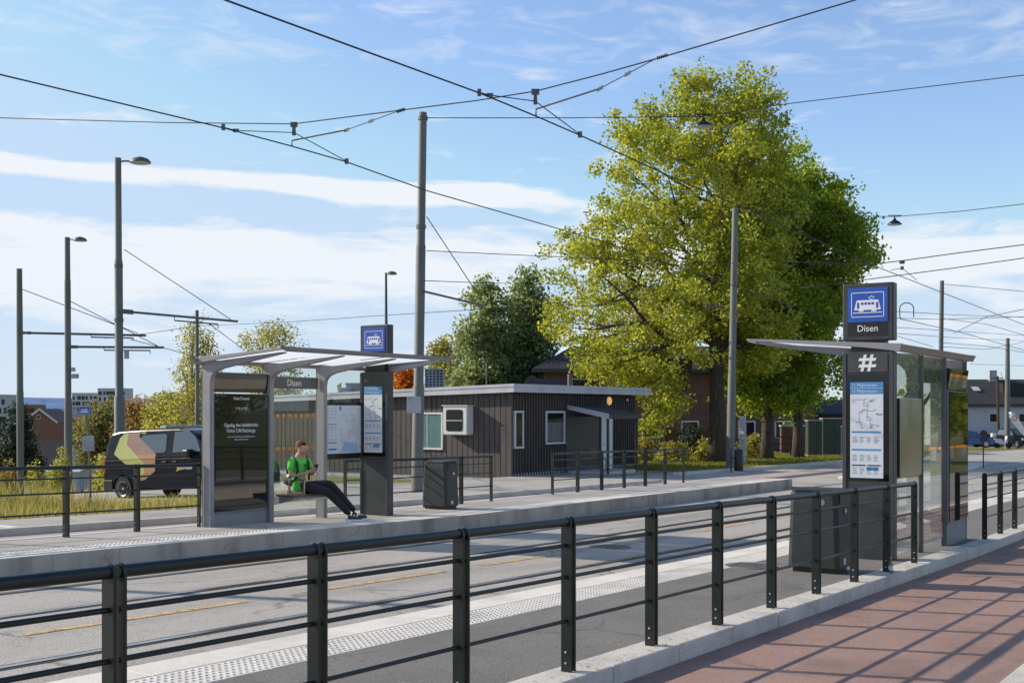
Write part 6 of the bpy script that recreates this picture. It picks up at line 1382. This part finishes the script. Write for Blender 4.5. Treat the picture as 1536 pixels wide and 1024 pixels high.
streak = ramp(n, MT('MULTIPLY', el2, 2.0), [(.334, (0,)*3), (.352, (.30,)*3), (.366, (.36,)*3), (.384, (0,)*3)])
side = ramp(n, MT('ADD', azi, .5), [(.43, (0,)*3), (.50, (1,)*3)])
wis = ramp(n, MT('MULTIPLY', el2, 2.0), [(.52, (0,)*3), (.58, (.15,)*3), (.64, (.15,)*3), (.72, (0,)*3)])
a1 = MT('ADD', MT('ADD', no.outputs['Fac'], MT('MULTIPLY', MT('SUBTRACT', no2.outputs['Fac'], .5), .42)), bank.outputs[0]); a1 = MT('ADD', a1, MT('MULTIPLY', streak.outputs[0], side.outputs[0]))
cm1 = ramp(n, a1, [(.62, (0,)*3), (.76, (.92,)*3)])
cm2 = ramp(n, MT('ADD', no2.outputs['Fac'], wis.outputs[0]), [(.62, (0,)*3), (.90, (.45,)*3)])
cm = MT('MAXIMUM', cm1.outputs[0], cm2.outputs[0])
gain = N(n, 'ShaderNodeMix', data_type='RGBA', blend_type='MULTIPLY'); gain.inputs[0].default_value = 1; L(n, sky.outputs[0], gain.inputs[6]); gain.inputs[7].default_value = (1.20, 1.25, 1.38, 1)
dk = N(n, 'ShaderNodeMix', data_type='RGBA', blend_type='DARKEN'); dk.inputs[0].default_value = .9; L(n, gain.outputs[2], dk.inputs[6]); dk.inputs[7].default_value = (3.7, 4.75, 6.1, 1)
mixc = N(n, 'ShaderNodeMix', data_type='RGBA'); L(n, cm, mixc.inputs[0]); L(n, dk.outputs[2], mixc.inputs[6]); mixc.inputs[7].default_value = (6.0, 6.2, 6.5, 1)
hz = ramp(n, ele, [(0.0, (.75,)*3), (.045, (.38,)*3), (.11, (.08,)*3), (.20, (0,)*3)])
mh = N(n, 'ShaderNodeMix', data_type='RGBA'); L(n, hz.outputs[0], mh.inputs[0]); L(n, mixc.outputs[2], mh.inputs[6]); mh.inputs[7].default_value = (4.7, 5.4, 6.2, 1)
zr = ramp(n, sp.outputs[2], [(.34, (1,)*3), (.60, (.95,)*3), (1.0, (.85,)*3)]); mz = N(n, 'ShaderNodeMix', data_type='RGBA', blend_type='MULTIPLY'); mz.inputs[0].default_value = 1
L(n, mh.outputs[2], mz.inputs[6]); L(n, zr.outputs[0], mz.inputs[7])
L(n, mz.outputs[2], bg.inputs[0]); bg.inputs[1].default_value = .15; L(n, bg.outputs[0], out.inputs[0])
S.view_settings.view_transform = 'Standard'; S.view_settings.look = 'None'; S.view_settings.exposure = 0; S.view_settings.gamma = 1
S.cycles.max_bounces = 8; S.cycles.transparent_max_bounces = 16; S.cycles.sample_clamp_indirect = 6
